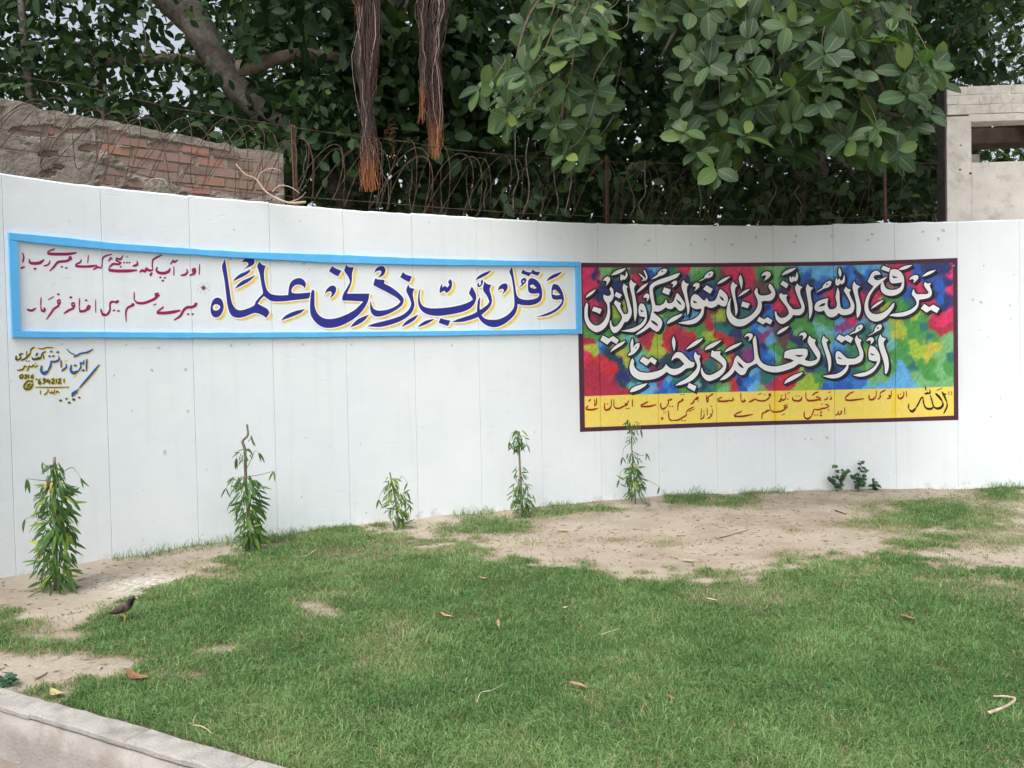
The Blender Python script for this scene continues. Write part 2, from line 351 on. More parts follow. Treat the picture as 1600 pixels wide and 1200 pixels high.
# (x, y, rx, ry, amount): grass + / bare -
PATCH = [(55, 1062, 120, 26, -1.5), (0, 1045, 120, 20, -1.3), (165, 1040, 55, 14, -1.2), (50, 1020, 90, 12, -.5), (100, 1085, 30, 14, -1.0), (505, 950, 42, 18, -.62), (475, 943, 26, 7, -.35), (548, 968, 30, 8, -.35), (520, 930, 30, 6, -.3), (420, 990, 35, 9, -.45), (360, 903, 45, 9, -.8), (345, 940, 40, 8, -.5), (350, 1012, 50, 8, -.6), (295, 1055, 60, 10, -.5), (565, 925, 30, 8, -.4), (655, 985, 40, 10, -.45), (1335, 900, 60, 9, -.4), (1520, 905, 60, 10, -.35), (760, 1080, 50, 14, -.3), (960, 1080, 50, 14, -.3), (330, 1100, 25, 8, -.4),
         (740, 820, 50, 12, .85), (800, 822, 35, 10, .75), (700, 828, 40, 8, .6), (860, 800, 45, 8, .7), (930, 793, 50, 8, .75), (1060, 782, 40, 9, .8), (1140, 783, 55, 9, .75), (1200, 775, 40, 5, .4), (540, 840, 100, 12, .9), (660, 845, 50, 8, .5), (430, 852, 40, 6, .4), (1440, 800, 60, 18, .85), (1500, 812, 70, 18, .8), (1390, 790, 50, 10, .6), (1575, 770, 50, 15, .85), (1460, 842, 60, 14, .55), (1580, 850, 50, 12, .5), (1330, 820, 60, 8, .35), (1570, 815, 40, 10, .45), (1235, 827, 18, 6, .5), (1040, 850, 30, 6, .4), (960, 845, 30, 5, .35), (1230, 870, 25, 10, .6), (830, 850, 40, 8, .35), (330, 880, 60, 8, .35), (250, 885, 50, 5, .2), (1300, 765, 120, 5, .3), (190, 950, 40, 12, .55), (75, 975, 60, 6, .4)]
def grassiness(X, Y):
    P = np.stack([X, Y, np.zeros_like(X)], -1); px, py = to_pixel(P)
    n = fbm(X*2.2, Y*2.2, 3, 4)-.5; n2 = fbm(X*9, Y*9, 8, 3)-.5
    scale = (py-560)/340                     # pixels per distance, roughly
    b = np.interp(px, _lx, _ly); gq = (py-b)/(24*scale)+n*3.2+n2*2.4
    gq = np.clip(gq+.5, 0, 1.15)
    for x, y, rx, ry, a in PATCH:
        d = ((px-x)/rx)**2+((py-y)/ry)**2; gq = gq+a*np.exp(-d*.9)*(1+n*2.2+n2*2.2)
    s = np.clip(gq, 0, 1); front = np.minimum(1, np.maximum(0, (py-b+60)/60))
    worn = np.clip((fbm(X*1.4, Y*1.4, 21, 3)-.60)*6, 0, 1)*.35
    s = np.clip(s-worn-(n2 > .22)*.25, 0, 1)
    return np.where(Y < .5, 1, s)
def ground_z(X, Y):
    wx = np.interp(X, _xy[:, 0], _xy[:, 1])
    return .035*(fbm(X*.9, Y*.9, 5, 3)-.5)+.012*(fbm(X*5, Y*5, 6, 3)-.5)+.035*np.exp(-((wx-Y)/.18)**2)*fbm(X*3, Y*3, 9, 2)
def near_fade(u, v): return np.clip(v/.25, 0, 1)
u = np.arange(-9, 21.01, .07); v = np.concatenate([np.arange(0, 13.0, .06), [16, 30, 90, 400]])
u = np.concatenate([[-400, -80, -20], u, [40, 120, 400]])
UU, VV = np.meshgrid(u, v, indexing='ij'); X, Y = uv_xy(UU, VV)
Z = ground_z(X, Y)*near_fade(UU, VV)*np.where((np.abs(UU) > 22) | (VV > 14), 0, 1)
G = grassiness(X, Y); G = np.where((UU < -9.5) | (UU > 21.5) | (VV > 13), .4, G)
px_, py_ = to_pixel(np.stack([X, Y, Z], -1)); wash = np.exp(-(((px_-205)/75)**2+((py_-914)/13)**2))+.8*np.exp(-(((px_-250)/35)**2+((py_-905)/8)**2))+.9*np.exp(-(((px_-435)/22)**2+((py_-858)/5)**2))
wash = np.where((Y > .5) & (Y < 12), wash, 0)*1.0
nu, nv = len(u), len(v); idx = np.arange(nu*nv).reshape(nu, nv)
F = np.stack([idx[:-1, :-1], idx[1:, :-1], idx[1:, 1:], idx[:-1, 1:]], -1).reshape(-1, 4)
me = mesh_np('ground', np.stack([X, Y, Z], -1).reshape(-1, 3), F, True); set_attr(me, 'grass', G.ravel()); set_attr(me, 'wash', wash.ravel())
def ground_mat():
    m, nt, p, o = mat_new('sandy_earth'); tc = N(nt, 'ShaderNodeTexCoord')
    n = N(nt, 'ShaderNodeTexNoise', Scale=1.6, Detail=8, Roughness=.65); nt.links.new(tc.outputs['Object'], n.inputs['Vector'])
    c = ramp(nt, n.outputs[0], [(0.3, (0.28, 0.232, 0.178, 1)), (0.52, (0.405, 0.350, 0.280, 1)), (0.72, (0.48, 0.425, 0.352, 1))])
    n2 = N(nt, 'ShaderNodeTexNoise', Scale=38, Detail=6, Roughness=.7); nt.links.new(tc.outputs['Object'], n2.inputs['Vector'])
    c = mix(nt, ramp(nt, n2.outputs[0], [(0.60, (0, 0, 0, 1)), (0.72, (.75, .75, .75, 1))]), c, (0.17, 0.125, 0.09, 1))
    a = N(nt, 'ShaderNodeAttribute'); a.attribute_name = 'grass'
    gr = ramp(nt, n2.outputs[0], [(0.35, (0.050, 0.055, 0.022, 1)), (0.6, (0.16, 0.14, 0.075, 1)), (0.75, (0.28, 0.24, 0.15, 1))])
    c = mix(nt, ramp(nt, a.outputs['Fac'], [(0.15, (0, 0, 0, 1)), (0.8, (.92, .92, .92, 1))]), c, gr)
    w = N(nt, 'ShaderNodeAttribute'); w.attribute_name = 'wash'; n3 = N(nt, 'ShaderNodeTexNoise', Scale=26, Detail=6, Roughness=.75); nt.links.new(tc.outputs['Object'], n3.inputs['Vector'])
    mm = N(nt, 'ShaderNodeMath', operation='MULTIPLY'); nt.links.new(w.outputs['Fac'], mm.inputs[0]); nt.links.new(ramp(nt, n3.outputs[0], [(.45, (0, 0, 0, 1)), (.58, (1, 1, 1, 1))]), mm.inputs[1])
    c = mix(nt, mm.outputs[0], c, (0.66, 0.64, 0.60, 1))
    nt.links.new(c, p.inputs['Base Color']); p.inputs['Roughness'].default_value = .95; p.inputs['Specular IOR Level'].default_value = .1
    nb = N(nt, 'ShaderNodeTexNoise', Scale=22, Detail=8, Roughness=.7); nt.links.new(tc.outputs['Object'], nb.inputs['Vector'])
    b = N(nt, 'ShaderNodeBump', Strength=.9, Distance=.03); nt.links.new(nb.outputs[0], b.inputs['Height']); nt.links.new(b.outputs[0], p.inputs['Normal'])
    return m
M['earth'] = ground_mat(); tag(link('ground', me, M['earth']), kind='structure')

M['concrete'] = noisy('weathered_kerb_concrete', (0.30, 0.29, 0.265, 1), (0.43, 0.42, 0.39, 1), 9, .9, .8, 70, (0.24, 0.225, 0.20, 1), 5, .012)
M['render_face'] = noisy('stained_kerb_render', (0.26, 0.245, 0.225, 1), (0.40, 0.38, 0.35, 1), 3.5, .9, .7, 60, (0.26, 0.225, 0.19, 1), 5, .01)
M['road'] = noisy('dusty_path_earth', (0.24, 0.20, 0.165, 1), (0.33, 0.285, 0.24, 1), 5, .95, .8, 50, (0.20, 0.165, 0.135, 1), 2, .012)
# road below the kerb
q = [uv_xy(-400, -KT*.5), uv_xy(400, -KT*.5), uv_xy(400, -400), uv_xy(-400, -400)]
tag(link('road', mesh_np('road', [(a, b, -KH) for a, b in q], np.array([(0, 3, 2, 1)])), M['road']), kind='structure')
kerb = empty('kerb', (K0.x, K0.y, 0), kind='structure')
def kerb_run():
    # rough rendered body, capped by cast blocks with open joints
    us = np.arange(-8, 12, .05); R = np.random.default_rng(3)
    prof = [(-KT-.012, -KH-.05), (-KT-.010, -KH*.5), (-KT-.006, -.024), (-.006, -.024), (0.0, -KH-.05)]
    vs = []
    for a in us:
        for k, (vv, zz) in enumerate(prof):
            w = (fbm(a*3, k*2.1, 4, 3)-.5)*.014; x, y = uv_xy(a, vv+w*(k < 3)); vs.append((x, y, zz))
    n = len(prof); i = np.arange(len(us)-1)[:, None]*n+np.arange(n-1)[None]; i = i.ravel()
    link('kerb_body', mesh_np('kerb_body', vs, np.stack([i, i+n, i+n+1, i+1], -1), True), M['render_face'], kerb)
    a = -8.0
    while a < 11.5:
        L = .55+R.random()*.25
        if abs(a-.0) < .01: pass
        cols = np.concatenate([[a+.0015, a+.008], np.linspace(a+.05, a+L-.05, 11), [a+L-.008, a+L-.0015]]); vs = []; dz = (R.random()-.5)*.008; dv = (R.random()-.5)*.006
        for c in cols:
            e = .003 if c in (cols[0], cols[-1]) else 0
            n1 = (fbm(c*14, 1, 7, 3)-.5)*.022; n2 = (fbm(c*14, 5, 8, 3)-.5)*.02; n3 = (fbm(c*9, 9, 9, 3)-.5)*.008
            for vv, zz in ((-KT+n1*.6-.008+dv, -.027+n3), (-KT+n1*.8-.009+dv, -.009-e), (-KT+n1-.004+dv, n3-e-.001), (-.055, n3*1.6-e), (n2-.006, n3*.8-e), (n2, -.010-e), (n2, -.030)):
                x, y = uv_xy(c, vv); vs.append((x, y, zz+.012+dz))
        m_ = 7; i = (np.arange(len(cols)-1)[:, None]*m_+np.arange(m_-1)[None]).ravel(); e = (len(cols)-1)*m_
        fs = [np.stack([i, i+m_, i+m_+1, i+1], -1), np.array([list(range(7)), [e+k for k in range(6, -1, -1)]])]
        link('kerb_block', mesh_np('kerb_block', vs, fs), M['concrete'], kerb); a += L
kerb_run()

# --- the white wall, panel by panel
wallr = empty('boundary_wall', (float(wall_xy(5)[0]), float(wall_xy(5)[1]), 0), 'long curved white painted concrete wall of upright panels behind the lawn', 'wall')
def wall_panels():
    R = np.random.default_rng(11)
    for j in range(I0, I1):
        s0, s1 = j*PW+.0006, (j+1)*PW-.0006
        cols = np.array([s0, s0+.0014, s0+.0034]+[s0+PW*k/12 for k in range(1, 12)]+[s1-.0034, s1-.0014, s1]); zs = np.concatenate([[-.35], np.linspace(0, WALL_TOP-.02, 12), [WALL_TOP]])
        S, Zg = np.meshgrid(cols, zs, indexing='ij'); tiltz = (R.random()-.5)*.010
        top = np.zeros_like(S); edge = (fbm(S*9, j+.3, 5, 3)-.5)*.018+tiltz; Zg = np.where(Zg == WALL_TOP, WALL_TOP+edge, np.where(Zg > WALL_TOP-.03, WALL_TOP-.014+edge*.8, Zg))
        off = np.where(np.arange(len(zs))[None, :] == len(zs)-1, -.010, 0.0)+0*S
        W = on_wall(S, Zg, off); B = on_wall(S, Zg, -.11, False); n1, n2 = S.shape
        V = np.concatenate([W.reshape(-1, 3), B.reshape(-1, 3)]); I = np.arange(n1*n2).reshape(n1, n2); o = n1*n2
        f = np.stack([I[:-1, :-1], I[1:, :-1], I[1:, 1:], I[:-1, 1:]], -1).reshape(-1, 4)
        fb = f[:, ::-1]+o
        t = np.stack([I[:-1, -1], I[1:, -1], I[1:, -1]+o, I[:-1, -1]+o], -1)
        l = np.stack([I[0, :-1]+o, I[0, :-1], I[0, 1:], I[0, 1:]+o], -1); r = np.stack([I[-1, :-1], I[-1, :-1]+o, I[-1, 1:]+o, I[-1, 1:]], -1)
        link('wall_panel', mesh_np('wall_panel', V, np.concatenate([f, fb, t, l, r])), M['wall'], wallr)
wall_panels()
# small plugged form-tie holes and knocks (pixels of the photograph, on the wall)
MARKS = [(1014, 376, 5), (1009, 382, 3), (1079, 382, 4), (1102, 374, 5), (1144, 382, 5), (1181, 370, 5), (1244, 369, 5), (1241, 378, 4.5), (1300, 369, 5), (1363, 366, 5), (1356, 375, 4.5), (1442, 362, 5), (1474, 360, 5.5), (1466, 373, 5), (1533, 472, 5), (1520, 468, 4), (1537, 415, 3), (1490, 415, 3), (1578, 477, 3.5), (1579, 498, 3), (1532, 515, 2.5), (1584, 429, 2.5), (1292, 684, 5.5), (1258, 686, 3), (1268, 686, 3),
         (247, 543, 5), (237, 578, 5), (290, 577, 4.5), (361, 540, 4.5), (389, 538, 3), (293, 642, 5), (206, 641, 2.5), (257, 706, 7), (323, 733, 2.5), (224, 766, 2), (473, 538, 4), (549, 538, 3), (706, 540, 4), (563, 694, 2.5), (471, 776, 2.5), (572, 801, 3.5), (18, 595, 1.8), (108, 345, 2.2), (365, 358, 2.2), (468, 345, 2.4), (670, 347, 2), (876, 542, 2), (1452, 624, 2), (1563, 622, 3), (1548, 651, 3), (178, 586, 3), (96, 538, 3), (1035, 735, 2.5), (197, 539, 2.5), (1388, 745, 2), (612, 805, 2), (835, 675, 3), (660, 667, 2), (515, 698, 2), (478, 683, 2.5), (850, 452, 2.2), (360, 405, 4.5), (198, 401, 4), (607, 418, 3), (457, 411, 3), (475, 412, 4), (484, 421, 2)]
M['knock'] = noisy('grey_plug_mortar', (0.40, 0.41, 0.41, 1), (0.72, 0.73, 0.73, 1), 120, .9, .3, 200)
def wall_marks():
    R = np.random.default_rng(2)
    for x, y, r in MARKS:
        s, z = px_wall(x, y); s = float(s); z = float(z); rr = r/1258*float(wall_xy(s)[1])*.5; b = Bag(); n = 9; ring = []
        ph = R.random()*6
        for lvl, (q, d) in enumerate(((1.0, .0002), (.80, .0030), (.55, .0028), (.42, .0006))):
            for k in range(n):
                a = 2*math.pi*k/n; w = 1+.25*math.sin(a*2+ph)+.1*(R.random()-.5); ring.append((s+math.cos(a)*rr*q*w, z+math.sin(a)*rr*q*w, d))
        ring = np.array(ring); W = on_wall(ring[:, 0], ring[:, 1], ring[:, 2]); fs = [(l*n+k, l*n+(k+1) % n, (l+1)*n+(k+1) % n, (l+1)*n+k) for l in range(3) for k in range(n)]
        b.add(W, fs); o = 3*n; b.t += [(o, o+k, o+k+1) for k in range(1, n-1)]
        b.obj('plug_mark', M['knock'], wallr)
wall_marks()
# ---------------------------------------------------------------- painted lettering: outlines and pen strokes copied stroke by stroke
TILES = {'P': (320, 390, 8), 'Q': (480, 390, 8), 'R': (640, 390, 8), 'T': (740, 390, 8), 'A': (900, 400, 10), 'B': (1000, 400, 10), 'C': (1120, 400, 10), 'D': (1240, 400, 10), 'E': (1340, 400, 10),
         'F': (900, 500, 10), 'G': (1020, 500, 10), 'H': (1140, 500, 10), 'I': (1260, 500, 10), 'a': (900, 600, 10), 'b': (1020, 580, 10), 'c': (1140, 580, 10), 'd': (1260, 580, 10), 'e': (1360, 580, 10),
         'l': (20, 370, 10), 'm': (160, 380, 8.889), 'n': (0, 250, 4), 's': (15, 530, 10)}
def pts(t, txt):
    ox, oy, k = TILES[t]; v = [float(q) for q in txt.replace(',', ' ').split()]
    return [(ox+v[i]/k, oy+v[i+1]/k) for i in range(0, len(v), 2)]
def smooth(P, closed=True, n=3, corner=52):
    L = len(P); out = []
    def ang(i):
        a, b, c = P[i-1], P[i], P[(i+1) % L]; v1 = (b[0]-a[0], b[1]-a[1]); v2 = (c[0]-b[0], c[1]-b[1])
        d = math.degrees(abs(math.atan2(v1[0]*v2[1]-v1[1]*v2[0], v1[0]*v2[0]+v1[1]*v2[1]))); return d > corner
    cor = [(ang(i) if closed or 0 < i < L-1 else True) for i in range(L)]
    def tan(i):
        if cor[i]: return None
        a, c = P[i-1], P[(i+1) % L]; return ((c[0]-a[0])/2, (c[1]-a[1])/2)
    for i in range(L if closed else L-1):
        p1, p2 = P[i], P[(i+1) % L]; d = (p2[0]-p1[0], p2[1]-p1[1]); l = math.hypot(*d) or 1e-6
        def lim(t):
            if t is None: return d
            q = math.hypot(*t) or 1e-6; k = min(1, l*1.1/q); return (t[0]*k, t[1]*k)
        t1, t2 = lim(tan(i)), lim(tan((i+1) % L))
        for k in range(n):
            t = k/n; h1 = 2*t**3-3*t**2+1; h2 = t**3-2*t**2+t; h3 = -2*t**3+3*t**2; h4 = t**3-t**2
            out.append((h1*p1[0]+h2*t1[0]+h3*p2[0]+h4*t2[0], h1*p1[1]+h2*t1[1]+h3*p2[1]+h4*t2[1]))
    if not closed: out.append(P[-1])
    return out
# each entry: tile, outline | hole | hole
NAVY = '''P 160 600 205 620 232 680 230 750 195 820 145 848 100 835 75 790 72 720 92 645 125 610 | 145 682 185 700 190 725 165 755 125 762 100 745 100 710 120 688
P 248 118 262 175 283 320 305 470 325 610 350 690 395 745 450 758 530 738 615 697 635 650 690 585 725 545 705 430 685 310 655 215 662 185 685 150 710 185 762 205 742 262 742 350 758 450 785 515 835 558 930 572 1040 568 1045 520 1055 450 1085 395 1140 362 1200 358 1245 390 1262 435 1250 485 1225 455 1180 438 1130 445 1095 475 1082 510 1090 540 1150 548 1320 535 1310 590 1290 612 1150 628 1000 645 880 650 820 638 775 610 738 582 700 618 660 675 720 708 785 745 808 790 768 855 720 822 650 795 600 797 510 835 420 853 350 835 310 790 283 700 265 560 245 390 213 215 228 165
P 460 160 490 120 545 100 600 110 622 145 610 185 560 215 475 248 520 215 545 185 535 165 500 155
P 345 400 380 355 440 305 500 280 575 245 555 285 500 325 430 360
P 375 492 410 440 470 390 540 360 632 318 600 355 540 405 450 455
P 950 888 990 840 1050 800 1140 765 1255 742 1200 790 1100 835
Q 68 498 88 520 90 640 95 720 130 800 190 850 270 868 370 855 480 815 590 755 660 690 700 648 435 635 438 590 455 545 500 470 530 410 525 370 500 320 465 265 485 185 510 215 582 222 560 300 558 380 540 450 495 550 775 550 760 640 700 750 610 845 500 915 380 965 260 980 170 960 95 900 45 820 33 720 38 620 50 530
Q 312 205 345 230 428 265 385 335 340 315 270 270
Q 220 560 240 500 290 455 335 450 360 480 355 530 320 580 275 608 300 570 305 535 285 520 250 530
Q 535 975 580 915 650 860 770 812 720 880 640 935
Q 848 360 885 372 965 378 962 425 1050 470 1130 530 1190 590 1205 640 1180 700 1100 760 1000 810 900 838 840 830 800 790 785 720 788 630 805 690 830 740 890 762 980 755 1060 730 1130 690 1165 650 1120 605 1000 535 900 485 825 445 835 400
Q 838 290 855 245 905 208 955 212 978 250 965 300 930 335 880 352 915 310 925 275 905 262 870 270
Q 1262 438 1285 475 1340 490 1318 550 1330 620 1338 700 1310 780 1240 850 1140 905 1020 945 900 968 745 958 830 925 950 895 1080 860 1180 820 1250 770 1290 710 1295 660 1270 590 1238 520 1245 470
Q 1195 280 1230 310 1308 335 1278 405 1235 390 1160 345
Q 1178 970 1220 910 1290 860 1388 810 1350 870 1280 920
R 135 490 125 560 130 640 155 695 210 725 300 735 430 728 560 710 680 680 760 645 790 620 738 545 775 460 800 500 828 560 830 620 800 690 740 745 640 785 500 812 380 828 270 822 180 790 125 730 103 650 108 560 122 505
R 385 855 430 870 508 888 480 955 430 940 360 915
R 95 972 140 925 210 885 312 865 260 905 190 940
R 505 365 530 410 520 480 480 530 455 545 435 515 400 530 385 548 372 525 380 470 405 420 408 475 440 450 470 475 495 440 478 405
R 822 385 850 340 910 300 1025 255 980 305 900 350
R 905 370 918 400 905 440 875 470 850 465 845 430 862 412 870 450 890 430 888 395
R 932 400 970 430 1020 442 998 505 1018 570 1028 650 1000 720 930 790 850 845 740 885 640 905 520 908 600 870 700 838 800 800 900 740 970 690 995 650 965 580 915 500
T 480 215 495 300 510 400 525 500 540 570 580 612 650 628 730 622 795 602 822 570 818 545 800 546 750 552 700 545 680 510 676 440 682 390 705 358 745 360 790 385 830 430 853 500 855 560 845 620 800 668 720 695 620 695 548 680 545 730 520 800 460 870 380 930 300 965 220 968 140 935 80 880 45 800 42 720 60 620 80 590 78 660 75 740 100 820 150 865 230 878 320 868 410 825 470 770 505 710 505 600 490 450 470 340 445 275 | 700 450 740 435 785 480 760 490 715 475
T 612 248 655 275 715 285 738 245 775 275 832 280 805 328 760 315 718 300 690 335 650 318 592 298
T 545 480 580 460 600 430 588 400 605 365 640 352 660 375 650 410 620 440 590 465 | 612 395 632 385 630 405 615 412
T 300 510 320 460 370 425 410 425 425 460 410 510 350 568 375 515 370 495 345 490
T 1000 430 1050 440 1090 490 1115 550 1128 620 1110 690 1060 750 990 795 900 830 770 842 860 815 950 780 1030 735 1085 680 1105 640 1095 620 1040 628 990 620 972 580 972 500 985 445 | 985 560 990 510 1015 500 1050 535 1085 562 1040 572
T 905 400 940 350 1000 310 1110 272 1060 325 980 365'''
WHITE1 = '''A 145 658 170 610 230 560 315 515 270 575 210 625
A 165 725 185 760 180 860 185 950 220 1030 280 1080 330 1088 390 1060 450 990 485 900 490 800 475 740 440 690 425 640 432 600 470 620 510 625 545 600 540 560 520 520 540 480 575 520 585 580 585 640 555 700 520 730 525 800 530 900 515 1000 475 1090 410 1155 330 1190 260 1170 190 1110 140 1010 128 900 135 800
A 275 790 400 830 370 905 320 880 245 855
A 420 395 440 350 490 318 525 335 530 380 500 430 460 470 480 420 470 390 440 385
A 545 305 580 265 650 220 780 185 740 235 640 285
A 780 235 805 290 785 345 750 375 735 360 715 385 690 375 690 320 700 280 720 310 735 290 750 320 772 300
A 625 560 715 605 680 665 600 625
A 745 425 770 455 808 475 790 515 808 620 840 740 868 860 855 945 805 1020 755 1035 740 1060 700 1130 640 1190 590 1205 550 1160 528 1080 530 1010 545 1010 565 1090 600 1110 650 1080 700 1010 718 960 700 910 660 850 625 790 590 735 620 690 650 715 700 735 690 785 715 860 750 910 800 905 815 870 800 780 765 640 725 510
A 860 365 890 410 945 435 915 475 905 520 920 620 945 760 950 900 920 1030 905 940 895 800 875 640 845 520 832 440 840 400
A 970 260 1040 310 1075 350 1065 385 1010 395 1050 370 1040 340 1000 305
A 1045 215 1075 230 1105 290 1115 340 1085 385 1070 380 1090 330 1070 270
A 940 580 980 520 1040 460 1130 415 1080 480 1000 545
A 1165 365 1230 320 1270 290 1280 260 1330 215 1390 198 1425 215 1400 265 1350 300 1290 320 1230 350 | 1333 240 1345 228 1357 240 1345 252
A 1050 660 1065 610 1110 585 1145 610 1140 660 1100 720 1110 670 1095 645
A 1020 740 1060 760 1090 830 1105 920 1100 1010 1050 1090 960 1160 880 1190 700 1170 800 1150 900 1120 1000 1070 1060 1000 1080 950 1040 950 990 935 975 870 980 790 1000 750 | 1005 840 1050 865 1020 875
B 625 265 590 320 550 350 400 410 250 460 200 510 205 600 220 700 240 770 300 775 370 740 395 690 410 680 425 735 470 740 520 710 545 650 570 580 600 595 660 680 698 750 690 820 640 860 600 850 560 800 530 790 500 825 440 825 400 800 350 840 280 870 230 865 205 880 250 920 320 980 345 1040 330 1110 290 1170 260 1185 200 1150 150 1110 100 1150 0 1210 -75 1238 -30 1190 50 1130 110 1060 150 990 170 900 185 840 180 750 160 650 145 540 155 470 200 420 300 370 450 320 570 275 | 565 680 620 720 645 765 600 735 | 170 1005 220 1025 270 1070 275 1095 230 1070 190 1040
B 375 490 480 525 445 610 345 570
B 480 430 530 390 575 390 575 430 540 470 500 495 520 455 510 435
B 415 1065 440 1010 520 950 660 900 640 940 540 1010
B 680 375 710 420 765 440 735 480 730 560 750 680 770 780 765 870 740 935 735 840 715 740 690 620 650 500 648 430 660 400
B 905 400 960 365 1000 345 1010 310 1060 260 1110 238 1145 255 1130 310 1080 340 1020 350 970 380 | 1073 290 1085 278 1097 290 1085 302
B 820 475 850 430 900 420 930 440 920 490 880 525 845 550 870 500 865 480 840 475
B 1035 455 1135 515 1095 590 985 520
B 850 595 900 610 950 660 985 690 1015 695 1040 650 1055 680 1075 708 1120 710 1170 690 1200 640 1235 540 1255 515 1310 560 1360 620 1370 690 1350 760 1320 790 1270 780 1220 750 1190 780 1120 810 1060 800 1030 780 1000 800 990 900 940 990 860 1050 760 1070 660 1060 590 1045 700 1020 820 990 900 940 950 870 955 820 900 830 840 820 795 780 790 700 810 630 | 835 695 890 730 850 735 835 720 | 1240 625 1290 660 1310 700 1270 680
B 1200 445 1240 395 1320 345 1415 315 1360 365 1280 415
C 255 400 280 435 320 455 290 500 280 560 295 680 318 790 320 870 290 940 285 860 270 740 240 620 215 500 225 440
C 370 290 390 340 402 410 385 525 360 440 340 350
C 325 640 360 600 430 540 520 510 470 560 390 610
C 400 710 515 745 480 815 375 785
C 220 655 205 750 215 860 250 930 320 985 400 985 480 955 560 900 620 820 640 740 630 680 600 610 585 560 620 490 635 530 640 580 680 615 760 615 820 600 855 570 805 480 825 430 860 460 900 530 910 600 885 660 830 700 740 700 695 715 700 800 665 890 590 970 490 1050 400 1095 300 1095 220 1050 165 960 150 870 170 750 200 680
C 690 320 720 270 780 240 830 255 840 300 800 350 730 390 760 340 770 305 740 300
C 660 950 740 990 790 955 868 1005 835 1070 760 1035 720 1070 625 1015
C 1010 305 1040 260 1120 210 1245 180 1190 230 1100 275
C 1245 245 1268 300 1260 360 1230 400 1205 385 1175 410 1145 405 1130 360 1145 310 1165 345 1190 315 1215 340 1235 310
C 1030 385 1120 440 1085 505 990 440
C 1255 430 1280 460 1335 485 1300 535 1310 620 1350 720 1370 800 1355 870 1300 920 1230 925 1190 920 1160 970 1100 1020 1030 1060 970 1045 920 980 905 880 925 855 940 920 990 965 1060 960 1110 920 1125 885 1090 800 1030 720 980 650 975 610 1000 575 1030 600 1105 605 1085 650 1100 720 1150 790 1190 830 1250 835 1310 825 1320 790 1290 700 1250 600 1220 500 1235 460
C 1420 435 1450 480 1505 495 1465 550 1470 650 1490 750 1490 850 1470 940 1440 995 1440 900 1430 760 1410 640 1390 520 1400 470
D 340 575 400 530 445 500 460 460 510 410 560 385 590 400 580 450 540 490 470 510 400 550 | 508 443 520 431 532 443 520 455
D 540 660 525 740 535 800 560 835 620 830 665 800 675 740 655 640 685 490 712 560 718 700 735 800 780 830 850 825 890 790 880 720 830 620 780 540 815 480 845 510 890 525 870 580 900 660 940 740 945 820 910 890 830 920 750 920 700 890 665 930 600 958 530 940 490 880 470 850 400 870 335 850 325 800 350 730 420 690 510 665 | 390 790 440 750 492 738 478 770 430 785
D 790 290 800 340 790 410 750 445 725 430 695 465 655 450 650 390 670 330 682 380 712 350 735 390 762 370 778 330
D 715 180 740 240 745 290 722 330 700 270 700 215
D 945 395 975 445 1040 475 1000 520 1010 620 1040 740 1050 830 1030 920 990 975 980 880 980 760 950 620 920 500 925 440
E 290 230 335 250 358 290 310 295 265 305 245 335 270 368 320 380 400 345 465 320 420 370 370 415 320 460 250 530 195 620 165 720 165 800 190 870 250 905 330 905 420 870 500 800 550 740 575 735 560 800 500 890 420 970 320 1020 230 1015 160 960 115 880 105 780 125 680 170 580 230 500 245 468 200 440 155 400 185 330 230 255
E 510 225 550 205 620 215 680 260 718 330 725 420 715 500 670 565 590 612 500 622 420 598 370 550 358 480 370 420 400 400 410 450 450 510 520 530 600 522 670 480 692 410 600 425 535 425 502 390 497 300 | 540 310 620 335 560 345
E 395 150 510 195 485 250 365 210
E 205 830 240 780 320 720 410 680 360 735 280 790
E 635 215 680 180 760 150 855 140 790 185 710 215
E 1000 325 1050 280 1120 240 1225 215 1170 260 1080 305
E 800 380 830 330 890 300 940 305 945 350 900 400 870 425 880 380 860 360 830 365
E 875 510 890 560 920 595 1000 595 1080 595 1110 570 1060 500 1035 450 1050 405 1090 430 1145 420 1125 470 1150 530 1155 590 1130 640 1070 665 980 680 955 690 950 760 910 840 830 900 720 940 600 948 490 930 560 900 700 880 820 840 900 780 920 730 890 660 845 600 860 540
E 1040 750 1115 800 1180 760 1280 820 1235 890 1140 840 1075 885 985 820'''
